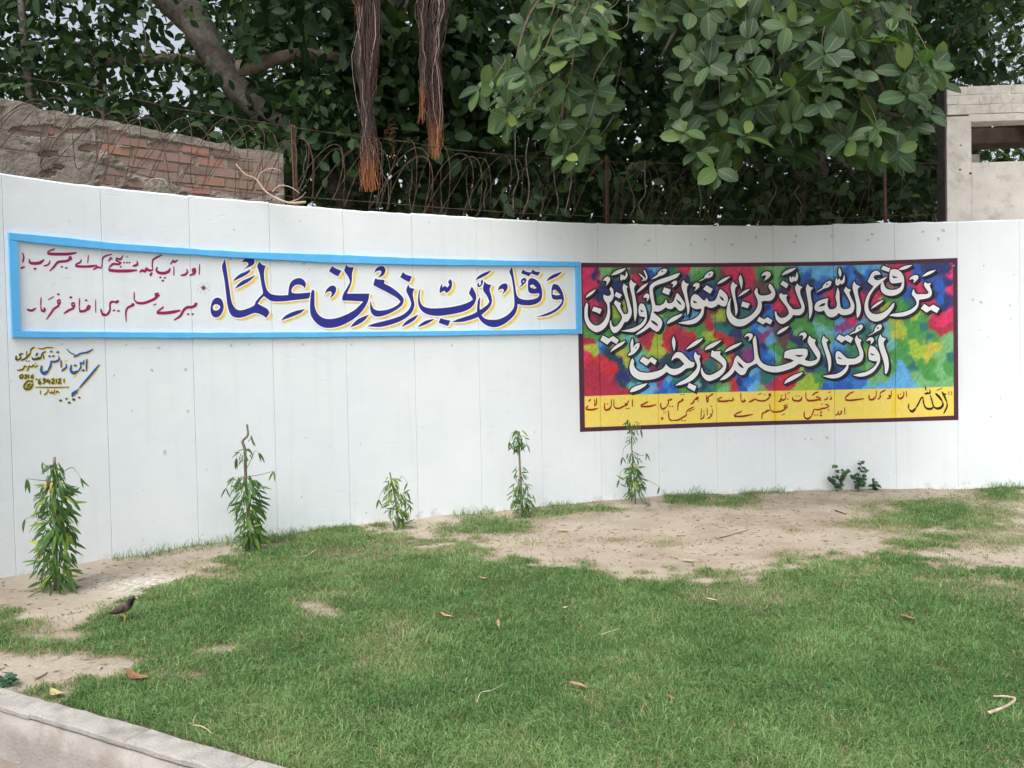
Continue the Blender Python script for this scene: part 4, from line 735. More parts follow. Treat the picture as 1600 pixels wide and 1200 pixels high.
SEED = '''pk 920 425 pk 928 440 pk 920 455 pk 930 478 pk 932 432 nv 928 428 nv 932 437 nv 938 450 nv 945 452 nv 952 448 nv 962 445 nv 940 465 lg 945 430 lg 950 420 gr 965 435 gr 962 425 lg 980 422 bn 992 424 mn 925 490 mn 935 498 wn 945 480 cr 925 500 nv 968 450 te 972 468 li 975 475 li 960 488 gr 963 500 te 968 508 dt 980 505
pk 992 432 pk 1000 440 mn 1000 455 cr 1005 465 te 1012 475 sk 1015 482 bl 1018 425 sk 1022 420 te 1045 422 gr 1050 430 gr 1030 465 gr 1032 475 te 1028 460 aq 1014 478 gr 1045 490 li 1035 488 gr 1055 488 sk 1038 500 mn 1058 455 bn 1065 430 nv 1075 435 pk 1072 421 lg 1085 422 gr 1090 430 lg 1105 425 te 1112 435 gr 1120 428 nv 1100 450 nv 1118 465 bl 1115 460 dt 1095 445 sk 1072 493 sk 1085 492
cr 1100 498 wn 1115 480 cr 1105 508 bn 1125 430 pk 1140 425 pk 1150 440 pk 1170 430 pk 1175 455 pk 1140 445 pk 1165 465 pk 1130 450 bl 1160 470 nv 1152 478 te 1158 490 gr 1150 495 li 1128 492 dt 1135 500 te 1145 510 bn 1185 440 gr 1187 428 lg 1200 425 lg 1215 420 lg 1205 440 bn 1195 455 bn 1180 455 gr 1225 430 te 1230 438 bl 1198 475 nv 1195 485 br 1203 490 pk 1210 475 pk 1215 485 mn 1218 492 pk 1235 465 pk 1243 470 mn 1238 480 nv 1228 460 sk 1255 420 sk 1275 425 bl 1262 430 nv 1265 435 sk 1290 425 br 1290 440 bl 1280 450 bl 1270 460 nv 1258 455 nv 1275 480 nv 1290 485 pk 1297 460 pk 1303 465 bl 1320 425 sk 1310 420 br 1330 430 nv 1342 430 bl 1335 445 nv 1330 460 br 1322 475 nv 1310 455 sk 1370 418 br 1355 425 sk 1350 420 nv 1350 450 pk 1348 465 pk 1370 462 pk 1362 472 pk 1345 475 li 1385 475 gr 1390 470 bn 1372 482 ye 1380 480
pk 1400 415 pk 1410 420 pk 1418 435 bl 1430 425 bl 1445 430 nv 1450 418 nv 1475 420 nv 1480 440 bl 1468 450 bl 1470 470 nv 1480 470 nv 1475 480 nv 1460 460 pk 1435 445 pk 1440 452 bl 1418 455 bl 1422 460 pk 1487 425 pk 1487 450 pk 1487 490 pk 1460 500 pk 1450 475 pk 1475 505 cr 1470 512 cr 1480 515 gr 1405 470 gr 1412 480 te 1422 475 gr 1400 485 te 1425 470
gr 920 520 gr 935 515 gr 950 515 lg 925 510 gr 960 522 cr 915 530 cr 922 532 gr 930 525 ye 925 542 li 930 548 sk 936 538 bl 940 545 pk 915 555 rd 920 560 cr 925 575 cr 935 590 rd 940 560 rd 948 568 rd 955 575 rd 960 580 cr 915 600 cr 930 610 cr 950 605 cr 965 608 cr 975 612 dt 948 552 dt 955 560 nv 965 565 dt 970 575 nv 972 585 nv 978 592 dt 975 598 nv 983 592 ye 965 550 ye 975 560 li 978 570 ye 973 548 lg 980 540 aq 985 530 lg 970 528 te 985 520 nv 975 518 aq 1002 555 sk 1000 570 aq 1002 580 lg 1008 545 cr 1010 530 cr 1015 520 rd 1012 540 li 1022 540 li 1030 535 ye 1030 550 li 1025 555 li 1032 520 gr 1035 515 rd 1040 540 rd 1045 520 cr 1045 530 cr 1060 525 cr 1065 545 wn 1055 550 cr 1075 530 rd 1080 525 dt 1040 565 dt 1055 568 te 1060 575 pu 1018 572 mn 1022 576 sk 1010 575
aq 985 600 te 990 592 sk 995 605 sk 1010 610 sk 1020 602 pu 1028 600 pu 1029 590 bl 1035 610 br 1040 600 sk 1045 595 bl 1050 605 br 1045 612 te 1058 600 te 1065 590 gr 1072 580 gr 1070 605 te 1078 600 aq 1085 600 dt 1100 600 te 1110 605 dt 1098 575 te 1105 570 te 1115 595 bl 1078 553 pu 1085 545 rd 1098 562 rd 1102 558 gr 1090 520 gr 1100 510 li 1105 530 li 1112 525 gr 1085 515 gr 1108 540 li 1118 545 gr 1112 550 te 1125 510 te 1135 515 rd 1122 520 rd 1130 528 rd 1135 535 rd 1143 535 rd 1140 545 nv 1150 520 dt 1155 535 dt 1148 512 gr 1160 515 gr 1132 550 gr 1128 545 rd 1145 560 rd 1140 570 li 1138 565 dt 1152 550 pu 1172 550 pu 1170 560 te 1165 535
gr 1122 602 lg 1128 608 rd 1145 595 rd 1148 605 gr 1140 590 bl 1160 590 nv 1155 600 bl 1165 585 br 1172 592 sk 1180 600 sk 1175 610 bl 1160 608 sk 1170 580 bl 1180 520 br 1180 508 sk 1190 515 pu 1195 520 pu 1190 525 nv 1195 540 bl 1192 548 br 1200 555 bl 1205 565 sk 1205 530 sk 1208 550 bl 1195 565 te 1203 588 te 1197 595 rd 1198 602 pu 1202 598 lg 1192 608 gr 1212 540 lg 1214 560 gr 1218 550 bn 1220 515 bn 1225 535 bn 1228 525 gr 1215 575 bn 1225 565 rd 1220 590 rd 1232 585 rd 1228 600 rd 1240 578 rd 1215 605 rd 1238 600 nv 1235 525 nv 1245 530 nv 1250 540 gr 1240 510 gr 1255 512 lg 1250 520 gr 1238 540 te 1262 550 te 1268 560 te 1258 545 gr 1270 510 aq 1280 515 aq 1290 520 gr 1268 520 dt 1270 570 dt 1280 565 te 1285 575 nv 1262 575 li 1255 595 li 1262 605 li 1265 590 li 1275 600 li 1258 580 li 1245 605 gr 1280 590 gr 1285 600 bl 1292 605 br 1298 598 nv 1290 570
te 1300 560 aq 1295 545 lg 1296 530 gr 1290 505 gr 1280 500 aq 1275 503 gr 1270 507 gr 1300 505 pu 1312 512 pu 1318 508 pu 1325 503 pk 1328 500 sk 1310 502 sk 1305 520 sk 1320 520 sk 1308 540 br 1310 545 sk 1340 510 aq 1335 515 te 1330 530 te 1328 545 gr 1325 545 te 1322 550 gr 1340 540 gr 1350 538 li 1352 545 te 1355 520 aq 1375 515 aq 1390 520 sk 1382 510 lg 1395 510 aq 1392 535 lg 1385 570 gr 1393 560 bl 1310 560 bl 1315 575 bl 1320 585 br 1330 595 bl 1315 605 bl 1325 600 br 1345 600 bl 1340 590 nv 1305 580 gr 1345 570 lg 1355 575 te 1340 580 lg 1370 580 lg 1365 590 aq 1360 600 sk 1355 610 sk 1380 605 lg 1385 590 sk 1395 600 gr 1390 580
ye 1405 505 li 1408 515 ye 1402 520 gr 1415 505 gr 1430 510 gr 1425 520 te 1442 512 gr 1450 520 gr 1460 528 gr 1440 525 te 1450 525 li 1430 538 li 1440 545 ye 1458 540 li 1435 555 ye 1450 560 gr 1415 545 gr 1405 550 gr 1402 535 gr 1420 565 gr 1440 570 te 1425 568 gr 1455 570 gr 1450 585 gr 1458 590 lg 1470 560 lg 1480 550 lg 1475 530 lg 1470 580 lg 1480 600 gr 1480 575 te 1481 555 sk 1410 575 sk 1405 590 sk 1415 590 sk 1410 602 sk 1420 600 lg 1430 590 lg 1440 600 lg 1455 602 aq 1435 605 cr 1455 505 cr 1465 510 cr 1480 512 pk 1478 498 lg 1487 530 li 1428 492 li 1432 495 gr 1415 495 gr 1440 500 li 1402 500'''.split()
SC = np.array([srgb(*PC[k])[:3] for k in SEED[0::3]]); SP = np.array([[float(a), float(b)] for a, b in zip(SEED[1::3], SEED[2::3])])
LETTER = np.array([p for t in (WHITE1, WHITE2) for rings in parse(t) for p in rings[0][::2]])
def joint_darkening(x, y):  # darkens the paint colour in the joints to deepen the faint groove shading
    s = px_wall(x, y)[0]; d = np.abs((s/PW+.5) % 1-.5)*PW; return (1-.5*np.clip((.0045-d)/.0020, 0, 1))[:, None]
def mural_colour(Wp):
    x, y = to_pixel(Wp); wx = x+(fbm(x/15, y/15, 31, 4)-.5)*15+(fbm(x/2.2, y/2.6, 33, 3)-.5)*3; wy = y+(fbm(x/15, y/15, 37, 4)-.5)*15+(fbm(x/2.2, y/2.6, 39, 3)-.5)*5
    out = np.zeros((len(x), 4)); out[:, 3] = 1
    for i in range(0, len(x), 8000):
        d2 = (wx[i:i+8000, None]-SP[None, :, 0])**2+(wy[i:i+8000, None]-SP[None, :, 1])**2; w = 1/(d2+5)**3.4; w /= w.sum(1, keepdims=True); out[i:i+8000, :3] = w@SC
    near = np.full(len(x), 99.0)
    for i in range(0, len(x), 4000):
        d2 = ((x[i:i+4000, None]-LETTER[None, :, 0]-1.2)**2+(y[i:i+4000, None]-LETTER[None, :, 1]-1.6)**2).min(1); near[i:i+4000] = np.sqrt(d2)
    top_ = np.clip((545-y)/40, .45, 1); hl = (.66*top_*np.exp(-(near/5.2)**2)*(.55+.9*fbm(x/7, y/7, 49, 3)))[:, None]; out[:, :3] = out[:, :3]*(1-hl)+np.array(srgb(48, 40, 60)[:3])*hl
    b = (.62+.42*fbm((x+y)/4.5, (y-x)/14, 41, 4)+.34*fbm(x/3, y/3, 43, 3))[:, None]; out[:, :3] *= b
    fl = np.clip((fbm(x/1.6, y/4.2, 47, 3)-.74)*4, 0, 1)[:, None]; out[:, :3] = out[:, :3]*(1-fl*.5)+np.array([.45, .5, .5])*fl*.5
    out[:, :3] *= joint_darkening(x, y); return np.clip(out, 0, 1)
def yellow_colour(Wp):
    x, y = to_pixel(Wp); n = fbm(x/26, y/14, 51, 4)[:, None]; c = np.array(srgb(236, 214, 116)[:3])*(1-n)+np.array(srgb(240, 214, 78)[:3])*n
    k = np.clip((np.abs(x-1212)/9), 0, 1)[:, None]; c = c*k+np.array(srgb(238, 206, 40)[:3])*(1-k); k = np.clip((np.abs(x-1397)/7), 0, 1)[:, None]; c = (c*k+np.array(srgb(240, 208, 50)[:3])*(1-k))*(.4+.6*joint_darkening(x, y)); return np.concatenate([c, np.ones((len(x), 1))], 1)
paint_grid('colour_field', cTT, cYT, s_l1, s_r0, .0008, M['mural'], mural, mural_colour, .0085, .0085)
M['caption'] = attr_paint('yellow_caption_paint', 'paint', .5, .08)
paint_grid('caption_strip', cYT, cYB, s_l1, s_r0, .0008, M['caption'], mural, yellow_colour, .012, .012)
e = .0003
paint_grid('border_band', cBT, (cTT[0], cTT[1]-e), s_tl, s_r1, .0012, M['maroon'], mural, None, .03, .05)
paint_grid('border_band', (cYB[0], cYB[1]+e), cBB, s_l0, s_r1, .0012, M['maroon'], mural, None, .03, .05)
zf = float(px_wall(906, 521.5)[1])
paint_grid('border_band', (np.array([0, 99.]), np.array([zf, zf])), cYB, s_l0, s_l1+.0005, .0011, M['maroon'], mural, None, .03, .05)
paint_grid('border_band', cTT, (np.array([0, 99.]), np.array([zf, zf])), s_tl, s_l1+.0005, .0011, M['maroon'], mural, None, .03, .05)
paint_grid('border_band', cTT, cYB, s_r0-.0005, s_r1, .0011, M['maroon'], mural, None, .03, .05)
def outlined(txt, nm):
    for k, rings in enumerate(parse(txt)):
        e = k*9e-6; sh = Flat(.0016+e); bk = Flat(.0024+e); w = Flat(.0034+e)
        sh.poly(rings[:1], 3.4, 3.8); sh.ribbon(rings[0], .9, dx=3.4, dy=3.8); bk.ribbon(rings[0], 2.2, dx=.25, dy=.3); w.poly(rings[:1])
        L_ = w.obj('white_letter', M['letter_white'], mural); sh.obj('dark_letter_wash', M['wash'], L_); bk.obj('black_letter_outline', M['black_edge'], L_)
        for h in rings[1:]: ey = Flat(.0044); ey.poly([h]); ey.ribbon(h, .35); ey.obj('black_letter_eye', M['black_edge'], L_)
outlined(WHITE1, 'upper'); outlined(WHITE2, 'lower')
pen_strokes(YTEXT, .96, .0020, M['brick_red'], mural)
pen_strokes(INKTEXT, 1.0, .0026, M['ink'], mural)

# --- painter's signature ----------------------------------------------------------
sp_ = px_wall(85, 590); sps = np.ravel(on_wall(float(sp_[0]), float(sp_[1]), .003))
sig = empty('painter_signature', tuple(float(c) for c in sps), 'small blue and yellow painted artist signature with paintbrush and phone number below the framed sign', 'signature')
yu = Flat(.0008)
for t in (SIGB, SIGT, SIGO):
    for w, P in parse_strokes(t): yu.pen(w, P, 1.3, 1.0, .35)
for w, P in parse_strokes(YDOTS): yu.pen(w*1.6, P)
tag(yu.obj('yellow_shadow_lettering', M['yellow_edge'], sig), kind='stuff')
for nm, t, m_, o_ in (('blue_lettering', SIGB, 'sign_blue', .0018), ('teal_lettering', SIGT, 'sign_teal', .0020), ('olive_lettering', SIGO, 'sign_olive', .0022)):
    f = Flat(o_)
    for w, P in parse_strokes(t): f.pen(w*1.02, P)
    tag(f.obj(nm, M[m_], sig), kind='stuff')
# ---------------------------------------------------------------- old brick wall behind, razor wire, white masonry frame
def curve_off(off):
    n = np.stack([np.sin(_hd), -np.cos(_hd)], -1)*off; q = _xy+n; return q, q[:, 0]/q[:, 1]
def px_curve(x, y, off):
    q, az = curve_off(off); x = np.asarray(x, float); y = np.asarray(y, float); d = _fw+CR*((x-800)/FOC)[..., None]-CU*((y-600)/FOC)[..., None]
    s = np.interp(d[..., 0]/d[..., 1], az, _S); Y = np.interp(s, _S, q[:, 1]); return s, EYE+d[..., 2]/d[..., 1]*Y
BOFF = -.42
tx = [-160, 0, 50, 75, 110, 150, 200, 235, 280, 330, 380, 420, 443]; ty = [135, 155, 165, 171, 180, 186, 196, 204, 212, 221, 230, 235, 240]
bs, bz = px_curve(tx, ty, BOFF); bc = on_wall(float(bs[5]), 0, BOFF, False)
brickw = empty('old_brick_wall', (float(bc[0]), float(bc[1]), 0), 'crumbling red brick wall with patchy grey plaster rising behind the left end of the white wall', 'wall')
EXP = [(300, 225, 50, 8), (380, 240, 70, 12), (200, 240, 30, 9), (120, 205, 20, 5), (210, 222, 24, 7), (250, 215, 30, 8), (300, 240, 60, 14), (370, 250, 70, 26), (140, 232, 20, 6), (55, 205, 42, 9), (75, 241, 16, 6), (75, 272, 14, 6), (92, 262, 8, 5), (180, 215, 30, 6), (262, 245, 70, 26), (330, 262, 90, 36), (400, 262, 70, 34), (395, 238, 30, 10), (240, 268, 40, 12), (170, 278, 22, 5)]
def exposed(S, Zv):
    p = on_wall(S, Zv, BOFF, False); x, y = to_pixel(p); n = fbm(S*7, Zv*7, 61, 4)-.5; e = np.where(x > 150, -.02, -.16)+0*x
    for a, b, rx, ry in EXP: e = np.maximum(e, 1-((x-a)/rx)**2-((y-b)/ry)**2)
    zt = np.interp(S, bs, bz); cap = (zt-Zv)/.05; e = np.where(x < 360, np.minimum(e, (cap-1.4)), e); return e+n*.8
def old_wall():
    S = np.arange(float(bs[0]), float(bs[-1]), .014); T = np.linspace(0, 1, 60); zt = np.interp(S, bs, bz)+(fbm(S*8, 3, 5, 4)-.5)*.05; zb = 2.55
    Zg = zb+(zt[:, None]-zb)*T; Sg = np.broadcast_to(S[:, None], Zg.shape); e = exposed(Sg, Zg)
    d = BOFF-.012+.026*np.clip(.5-e*7, 0, 1)+(fbm(Sg*16, Zg*16, 64, 4)-.5)*np.where(e > 0, .006, .016); W = on_wall(Sg, Zg, d, False); Bk = on_wall(S, zt-.01, BOFF-.2, False); Bb = on_wall(S, 2.55, BOFF-.2, False)
    n1, n2 = Sg.shape; V = np.concatenate([W, Bk[:, None], Bb[:, None]], 1); n2 += 2; I = np.arange(n1*n2).reshape(n1, n2)
    f = np.stack([I[:-1, :-1], I[1:, :-1], I[1:, 1:], I[:-1, 1:]], -1).reshape(-1, 4); link('plaster', mesh_np('plaster', V.reshape(-1, 3), [f, I[-1][None], I[0, ::-1][None]]), M['plaster'], brickw)
    L, H = .232, .072; R = np.random.default_rng(5); protos = []
    for k in range(6):
        b = Bag(); c = []
        for i in (-1, 1):
            for j in (-1, 1):
                for m_ in (-1, 1): c.append(((L/2-.004+(R.random()-.5)*.008)*i, .05*j, (H/2-.002+(R.random()-.5)*.006)*m_))
        b.add(c, [(0, 1, 3, 2), (4, 6, 7, 5), (0, 4, 5, 1), (2, 3, 7, 6), (0, 2, 6, 4), (1, 5, 7, 3)]); me = mesh_np('brick', b.v, np.array(b.q)); me.materials.append(M['old_brick']); protos.append(me)
    inv = world_matrix(brickw).inverted(); r = 0; z = 2.58
    while z < float(bz.max()):
        s = float(bs[0])+(L+.012)*.5*(r % 2)
        while s < float(bs[-1])-L/2:
            top = float(np.interp(s, bs, bz)); e = float(exposed(np.array([s]), np.array([z]))[0])
            if z+H/2 < top+.004 and e > -.35:
                o = bpy.data.objects.new('brick', protos[R.integers(6)]); COL.objects.link(o); o.parent = brickw; o.matrix_parent_inverse = inv
                p = on_wall(s, z, BOFF-.052+(R.random()-.5)*.014, False); h = float(np.interp(s, _S, _hd)); o.location = Vector(p); o.rotation_euler = ((R.random()-.5)*.04, (R.random()-.5)*.05, h+(R.random()-.5)*.05)
            s += L+.012
        z += H+.014; r += 1
M['plaster'] = noisy('crumbling_grey_plaster', (0.20, 0.175, 0.14, 1), (0.33, 0.30, 0.25, 1), 7, .95, .9, 40, (0.15, 0.13, 0.105, 1), 5, .02)
def brick_mat():
    m, nt, p, o = mat_new('weathered_red_brick'); oi = N(nt, 'ShaderNodeObjectInfo'); tc = N(nt, 'ShaderNodeTexCoord')
    c = ramp(nt, oi.outputs['Random'], [(0, (0.17, 0.115, 0.095, 1)), (.4, (0.28, 0.165, 0.13, 1)), (.75, (0.25, 0.19, 0.16, 1)), (1, (0.36, 0.17, 0.12, 1))])
    n = N(nt, 'ShaderNodeTexNoise', Scale=22, Detail=7, Roughness=.75); nt.links.new(tc.outputs['Object'], n.inputs['Vector']); c = mix(nt, ramp(nt, n.outputs[0], [(.45, (0, 0, 0, 1)), (.68, (.8, .8, .8, 1))]), c, (0.24, 0.21, 0.17, 1))
    nt.links.new(c, p.inputs['Base Color']); p.inputs['Roughness'].default_value = .95; b = N(nt, 'ShaderNodeBump', Strength=.8, Distance=.01); nt.links.new(n.outputs[0], b.inputs['Height']); nt.links.new(b.outputs[0], p.inputs['Normal']); return m
M['old_brick'] = brick_mat(); old_wall()

# razor wire
woff = -.055
fp = on_wall(float(px_curve(948, 340, woff)[0]), WALL_TOP, woff, False)
fence = empty('razor_wire_fence', tuple(float(c) for c in fp), 'rusty coiled razor wire strung between thin iron posts along the top of the white wall', 'razor wire')
def coil(s0, s1, pitch, ph, seed):
    R = np.random.default_rng(seed); P = []; rad = []; n = int((s1-s0)/pitch*26); jit = R.random(400)
    for i in range(n):
        t = i/26; k = int(t); a = 2*math.pi*t+ph; w = jit[k % 400]*(1-(t-k))+jit[(k+1) % 400]*(t-k); r = .20+.17*w; s = s0+pitch*t+.10*math.sin(a+1.1)+.16*(w-.5)+.025*math.sin(t*7.3)
        z = WALL_TOP+.33+.03*math.sin(t*.7+seed)+r*math.cos(a)+.02*math.sin(t*3.1)+.035*math.sin(t*9.7+seed)*(jit[(k*7) % 400]-.3); off = woff+.10*math.sin(a)*r/.3+.02*math.sin(t*1.7)
        z = max(z, WALL_TOP+.03); P.append(on_wall(s, z, off, False)); rad.append(.0020 if i % 2 else .0044)
    return P, rad
sW0, sW1 = -.3*PW, float(px_curve(1462, 300, woff)[0])
for k, (pi_, ph, a, b) in enumerate(((.40, 0.3, sW0-1.2, sW1-.1), (.52, 2.1, sW0-1.0, sW1-.6), (.33, 4.0, sW0-1.0, float(px_curve(700, 300, woff)[0])), (.61, 5.2, sW0-.8, sW1-.3))):
    P, r = coil(a, b, pi_, ph, 3+k); Bag().tube(P, r, 4).obj('razor_coil', M['rust'], fence)
def strand(px, r=.0026):
    s, z = px_curve([p[0] for p in px], [p[1] for p in px], woff); Sn = np.linspace(s[0], s[-1], 90); zn = np.interp(Sn, s, z)+(fbm(Sn*3, 2, 7, 3)-.5)*.015
    Bag().tube([Vector(q) for q in on_wall(Sn, zn, woff+.004, False)], [r*1.9 if i % 3 == 0 else r for i in range(90)], 4).obj('wire_strand', M['rust'], fence)
strand([(-60, 105), (20, 118), (120, 133), (275, 170), (350, 182), (450, 198), (560, 213), (640, 222), (700, 233), (800, 243), (950, 252), (1100, 257), (1250, 256), (1383, 254), (1466, 256)])
strand([(-60, 222), (0, 231), (60, 238), (120, 247), (200, 268), (290, 292), (400, 303), (520, 311), (650, 321), (800, 332), (950, 339), (1100, 342), (1250, 343), (1400, 337), (1466, 336)])
strand([(-60, 190), (0, 201), (90, 216), (180, 226), (290, 238), (400, 250)], .002)
for x0, y0, x1, y1, w in ((458, 195, 463, 322, .022), (949, 243, 949, 352, .018), (1382, 252, 1384, 350, .020)):
    (sa, za), (sb, zb) = px_curve(x0, y0, woff), px_curve(x1, y1, woff); A = Vector(on_wall(float(sa), float(za), woff-.01, False)); B = Vector(on_wall(float(sb), WALL_TOP-.03, woff-.01, False)); h = float(np.interp(sa, _S, _hd)); ax = (Vector((math.cos(h), math.sin(h), 0)), Vector((math.sin(h), -math.cos(h), 0)), (A-B).normalized())
    b = Bag(); c = (A+B)/2; H = (A-B).length/2; v = []
    for z in (-H, H):
        for q in ((-w, -.0), (w, 0), (w, .005), (-w+.005, .005), (-w+.005, .03), (-w, .03)): v.append(c+ax[0]*q[0]+ax[1]*q[1]+ax[2]*z)
    b.add(v, [(i, (i+1) % 6, 6+(i+1) % 6, 6+i) for i in range(6)]+[(0, 1, 2, 3), (0, 3, 4, 5), (6, 9, 8, 7), (6, 11, 10, 9)]); b.obj('post', M['rust_post'], fence)
# dead branch lying over the wall top
db = empty('dead_branch', tuple(at(420, 305, 7.05)), 'pale dead forked branch lying on the white wall top beside the brick wall', 'branch')
def px_tube(px, Y, r0, r1, name, mat, parent, n=5, sides=5, rough=.15, dY=None):
    P = [at(x, y, (Y if dY is None else Y+dY*i/(len(px)-1))) for i, (x, y) in enumerate(px)]; Q = catmull(P, n); m = len(Q)
    return Bag().tube(Q, [r0+(r1-r0)*i/(m-1) for i in range(m)], sides, True, rough, len(px)).obj(name, mat, parent, True)
px_tube([(368, 256), (383, 272), (400, 280), (412, 296), (428, 308), (452, 317), (478, 316)], 7.0, .006, .012, 'stem', M['dry_wood'], db)
px_tube([(402, 282), (408, 270), (425, 263), (440, 268)], 7.0, .007, .003, 'side_twig', M['dry_wood'], db)
px_tube([(425, 300), (438, 290), (455, 293), (468, 302)], 7.02, .007, .003, 'side_twig', M['dry_wood'], db)
px_tube([(452, 316), (468, 310), (478, 300)], 7.04, .005, .002, 'side_twig', M['dry_wood'], db)
px_tube([(225, 290), (238, 280), (255, 281), (262, 290)], 6.4, .005, .003, 'side_twig', M['dry_wood'], db)

# white painted masonry frame at the right
M['cream'] = noisy('old_cream_paint', (0.58, 0.55, 0.50, 1), (0.70, 0.67, 0.61, 1), 3.5, .8, .5, 30, (0.47, 0.44, 0.385, 1), 5, .012)
M['dark_render'] = noisy('dark_side_render', (0.055, 0.052, 0.048, 1), (0.10, 0.095, 0.09, 1), 6, .95, .5, 40)
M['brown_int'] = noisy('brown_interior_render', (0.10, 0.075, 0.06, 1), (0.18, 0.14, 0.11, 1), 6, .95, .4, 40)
KY = 9.2; ko = at(1480, 343, KY); ka = math.radians(-3); KX = Vector((math.cos(ka), math.sin(ka), 0)); KYV = Vector((-math.sin(ka), math.cos(ka), 0)); KZ = Vector((0, 0, 1))
kiosk = empty('masonry_frame', (ko.x, ko.y, 0), 'cream painted masonry structure with a square opening behind the right end of the wall', 'building')
def kx(x): P = at(x, 200, KY); return (P-ko).dot(KX)/1.0
def kz(y, x=1540): return at(x, y, KY).z
zt_, zo1, zo0, zb_ = kz(134), kz(191), kz(254), 0.0; xo0 = kx(1517); xo1 = xo0+1.05; W_ = xo1+.55; DP = .20
def kbox(name, x0, x1, y0, y1, z0, z1, mat, parent=kiosk, jag=0):
    b = Bag(); nx = max(2, int((x1-x0)/.06)); nz = max(2, int((z1-z0)/.06)); R = np.random.default_rng(int(abs(x0)*100)+nz)
    c = ko*1; c.z = 0
    ctr = c+KX*(x0+x1)/2+KYV*(y0+y1)/2+KZ*(z0+z1)/2; b.box(ctr, ((x1-x0)/2, (y1-y0)/2, (z1-z0)/2), (KX, KYV, KZ)); o = b.obj(name, mat, parent)
    md = o.modifiers.new('edge', 'BEVEL'); md.width = .008; md.segments = 2; return o
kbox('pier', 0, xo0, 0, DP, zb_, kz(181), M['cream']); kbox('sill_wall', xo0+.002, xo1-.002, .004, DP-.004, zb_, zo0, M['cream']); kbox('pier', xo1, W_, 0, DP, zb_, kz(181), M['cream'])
kbox('lintel', xo0-.03, xo1+.03, -.004, DP+.003, zo1, kz(179), M['cream']); kbox('side_face', -.022, -.002, -.003, DP, zb_, zt_-.01, M['dark_render'])  # side_face: thin slab on the left pier, darker than the cream front
M['cream_brick'] = noisy('whitewashed_brick', (0.58, 0.55, 0.50, 1), (0.72, 0.69, 0.63, 1), 9, .85, .7, 45, (0.46, 0.43, 0.38, 1), 12, .01)
def kiosk_bricks():
    z0 = kz(179)+.003; rows = 3; H = (zt_-z0)/rows; R = np.random.default_rng(8); c = ko*1; c.z = 0
    kbox('mortar_core', .012, W_-.012, .0005, DP-.012, z0, zt_-.012, M['cream'])
    for r in range(rows):
        x = -.001-(r % 2)*.115
        while x < W_:
            a, b_ = max(x, 0), min(x+.231, W_)
            if b_-a > .04:
                zz = z0+H*r; b = Bag(); dj = (R.random()-.5)*.010; v = []
                for X_ in (a+.003, b_-.005):
                    for Y_ in (-.004+dj, .09):
                        for Z_ in (zz+.002, zz+H-.005): v.append(c+KX*(X_+(R.random()-.5)*.008)+KYV*Y_+KZ*(Z_+(R.random()-.5)*.010))
                b.add(v, [(0, 1, 3, 2), (4, 6, 7, 5), (0, 4, 5, 1), (2, 3, 7, 6), (0, 2, 6, 4), (1, 5, 7, 3)]); o = b.obj('brick', M['cream_brick'], kiosk); md = o.modifiers.new('edge', 'BEVEL'); md.width = .006; md.segments = 2
            x += .236
kiosk_bricks()
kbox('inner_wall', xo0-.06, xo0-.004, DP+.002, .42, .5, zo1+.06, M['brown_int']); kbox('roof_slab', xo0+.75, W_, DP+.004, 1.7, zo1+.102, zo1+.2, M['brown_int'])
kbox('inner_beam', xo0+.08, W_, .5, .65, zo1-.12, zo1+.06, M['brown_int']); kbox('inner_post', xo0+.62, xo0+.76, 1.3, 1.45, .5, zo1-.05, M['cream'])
for x, y, r in ((1500, 265, 4), (1516, 271, 5), (1581, 324, 5), (1592, 298, 2.5), (1501, 227, 3)):
    p = at(x, y, KY-.012); n = 8; v = [p+KX*(math.cos(2*math.pi*k/n)*r/137*.5)+KZ*(math.sin(2*math.pi*k/n)*r/137*.4)-KYV*.004 for k in range(n)]+[p-KYV*.007]
    b = Bag(); b.v = [tuple(q) for q in v]; b.t = [(k, (k+1) % n, n) for k in range(n)]; b.obj('chip', M['brown_int'], kiosk)
# ---------------------------------------------------------------- trees
def leaf_tpl(width, n=3, fold=.12, droop=.12, tip=.8, widest=.5):
    """leaf along +y from 0 to 1, n stations; returns verts, faces(list of arrays), uv"""
    V, U = [(0, 0, 0)], [(0, 0, 0)]
    for i in range(1, n+1):
        t = i/(n+1); w = width/2*(math.sin(math.pi*t**(math.log(.5)/math.log(widest)))**tip); z = -droop*t*t
        for sx in (-1, 0, 1): V.append((w*sx, t, z+(fold*w*2 if sx else 0))); U.append((sx, t, 0))
    V.append((0, 1, -droop)); U.append((0, 1, 0)); e = len(V)-1; tr = [(0, 2, 1), (0, 3, 2)]; q = []
    for i in range(n-1):
        a = 1+i*3; q += [(a, a+1, a+4, a+3), (a+1, a+2, a+5, a+4)]
    a = 1+(n-1)*3; tr += [(a, a+1, e), (a+1, a+2, e)]
    return np.array(V, float), [f for f in (np.array(q).reshape(-1, 4), np.array(tr)) if len(f)], np.array(U, float)
def frames(d, nrm):
    d = d/np.linalg.norm(d, axis=1, keepdims=True); x = np.cross(d, nrm); l = np.linalg.norm(x, axis=1, keepdims=True); x = x/np.maximum(l, 1e-6); z = np.cross(x, d); return np.stack([x, d, z], -1)
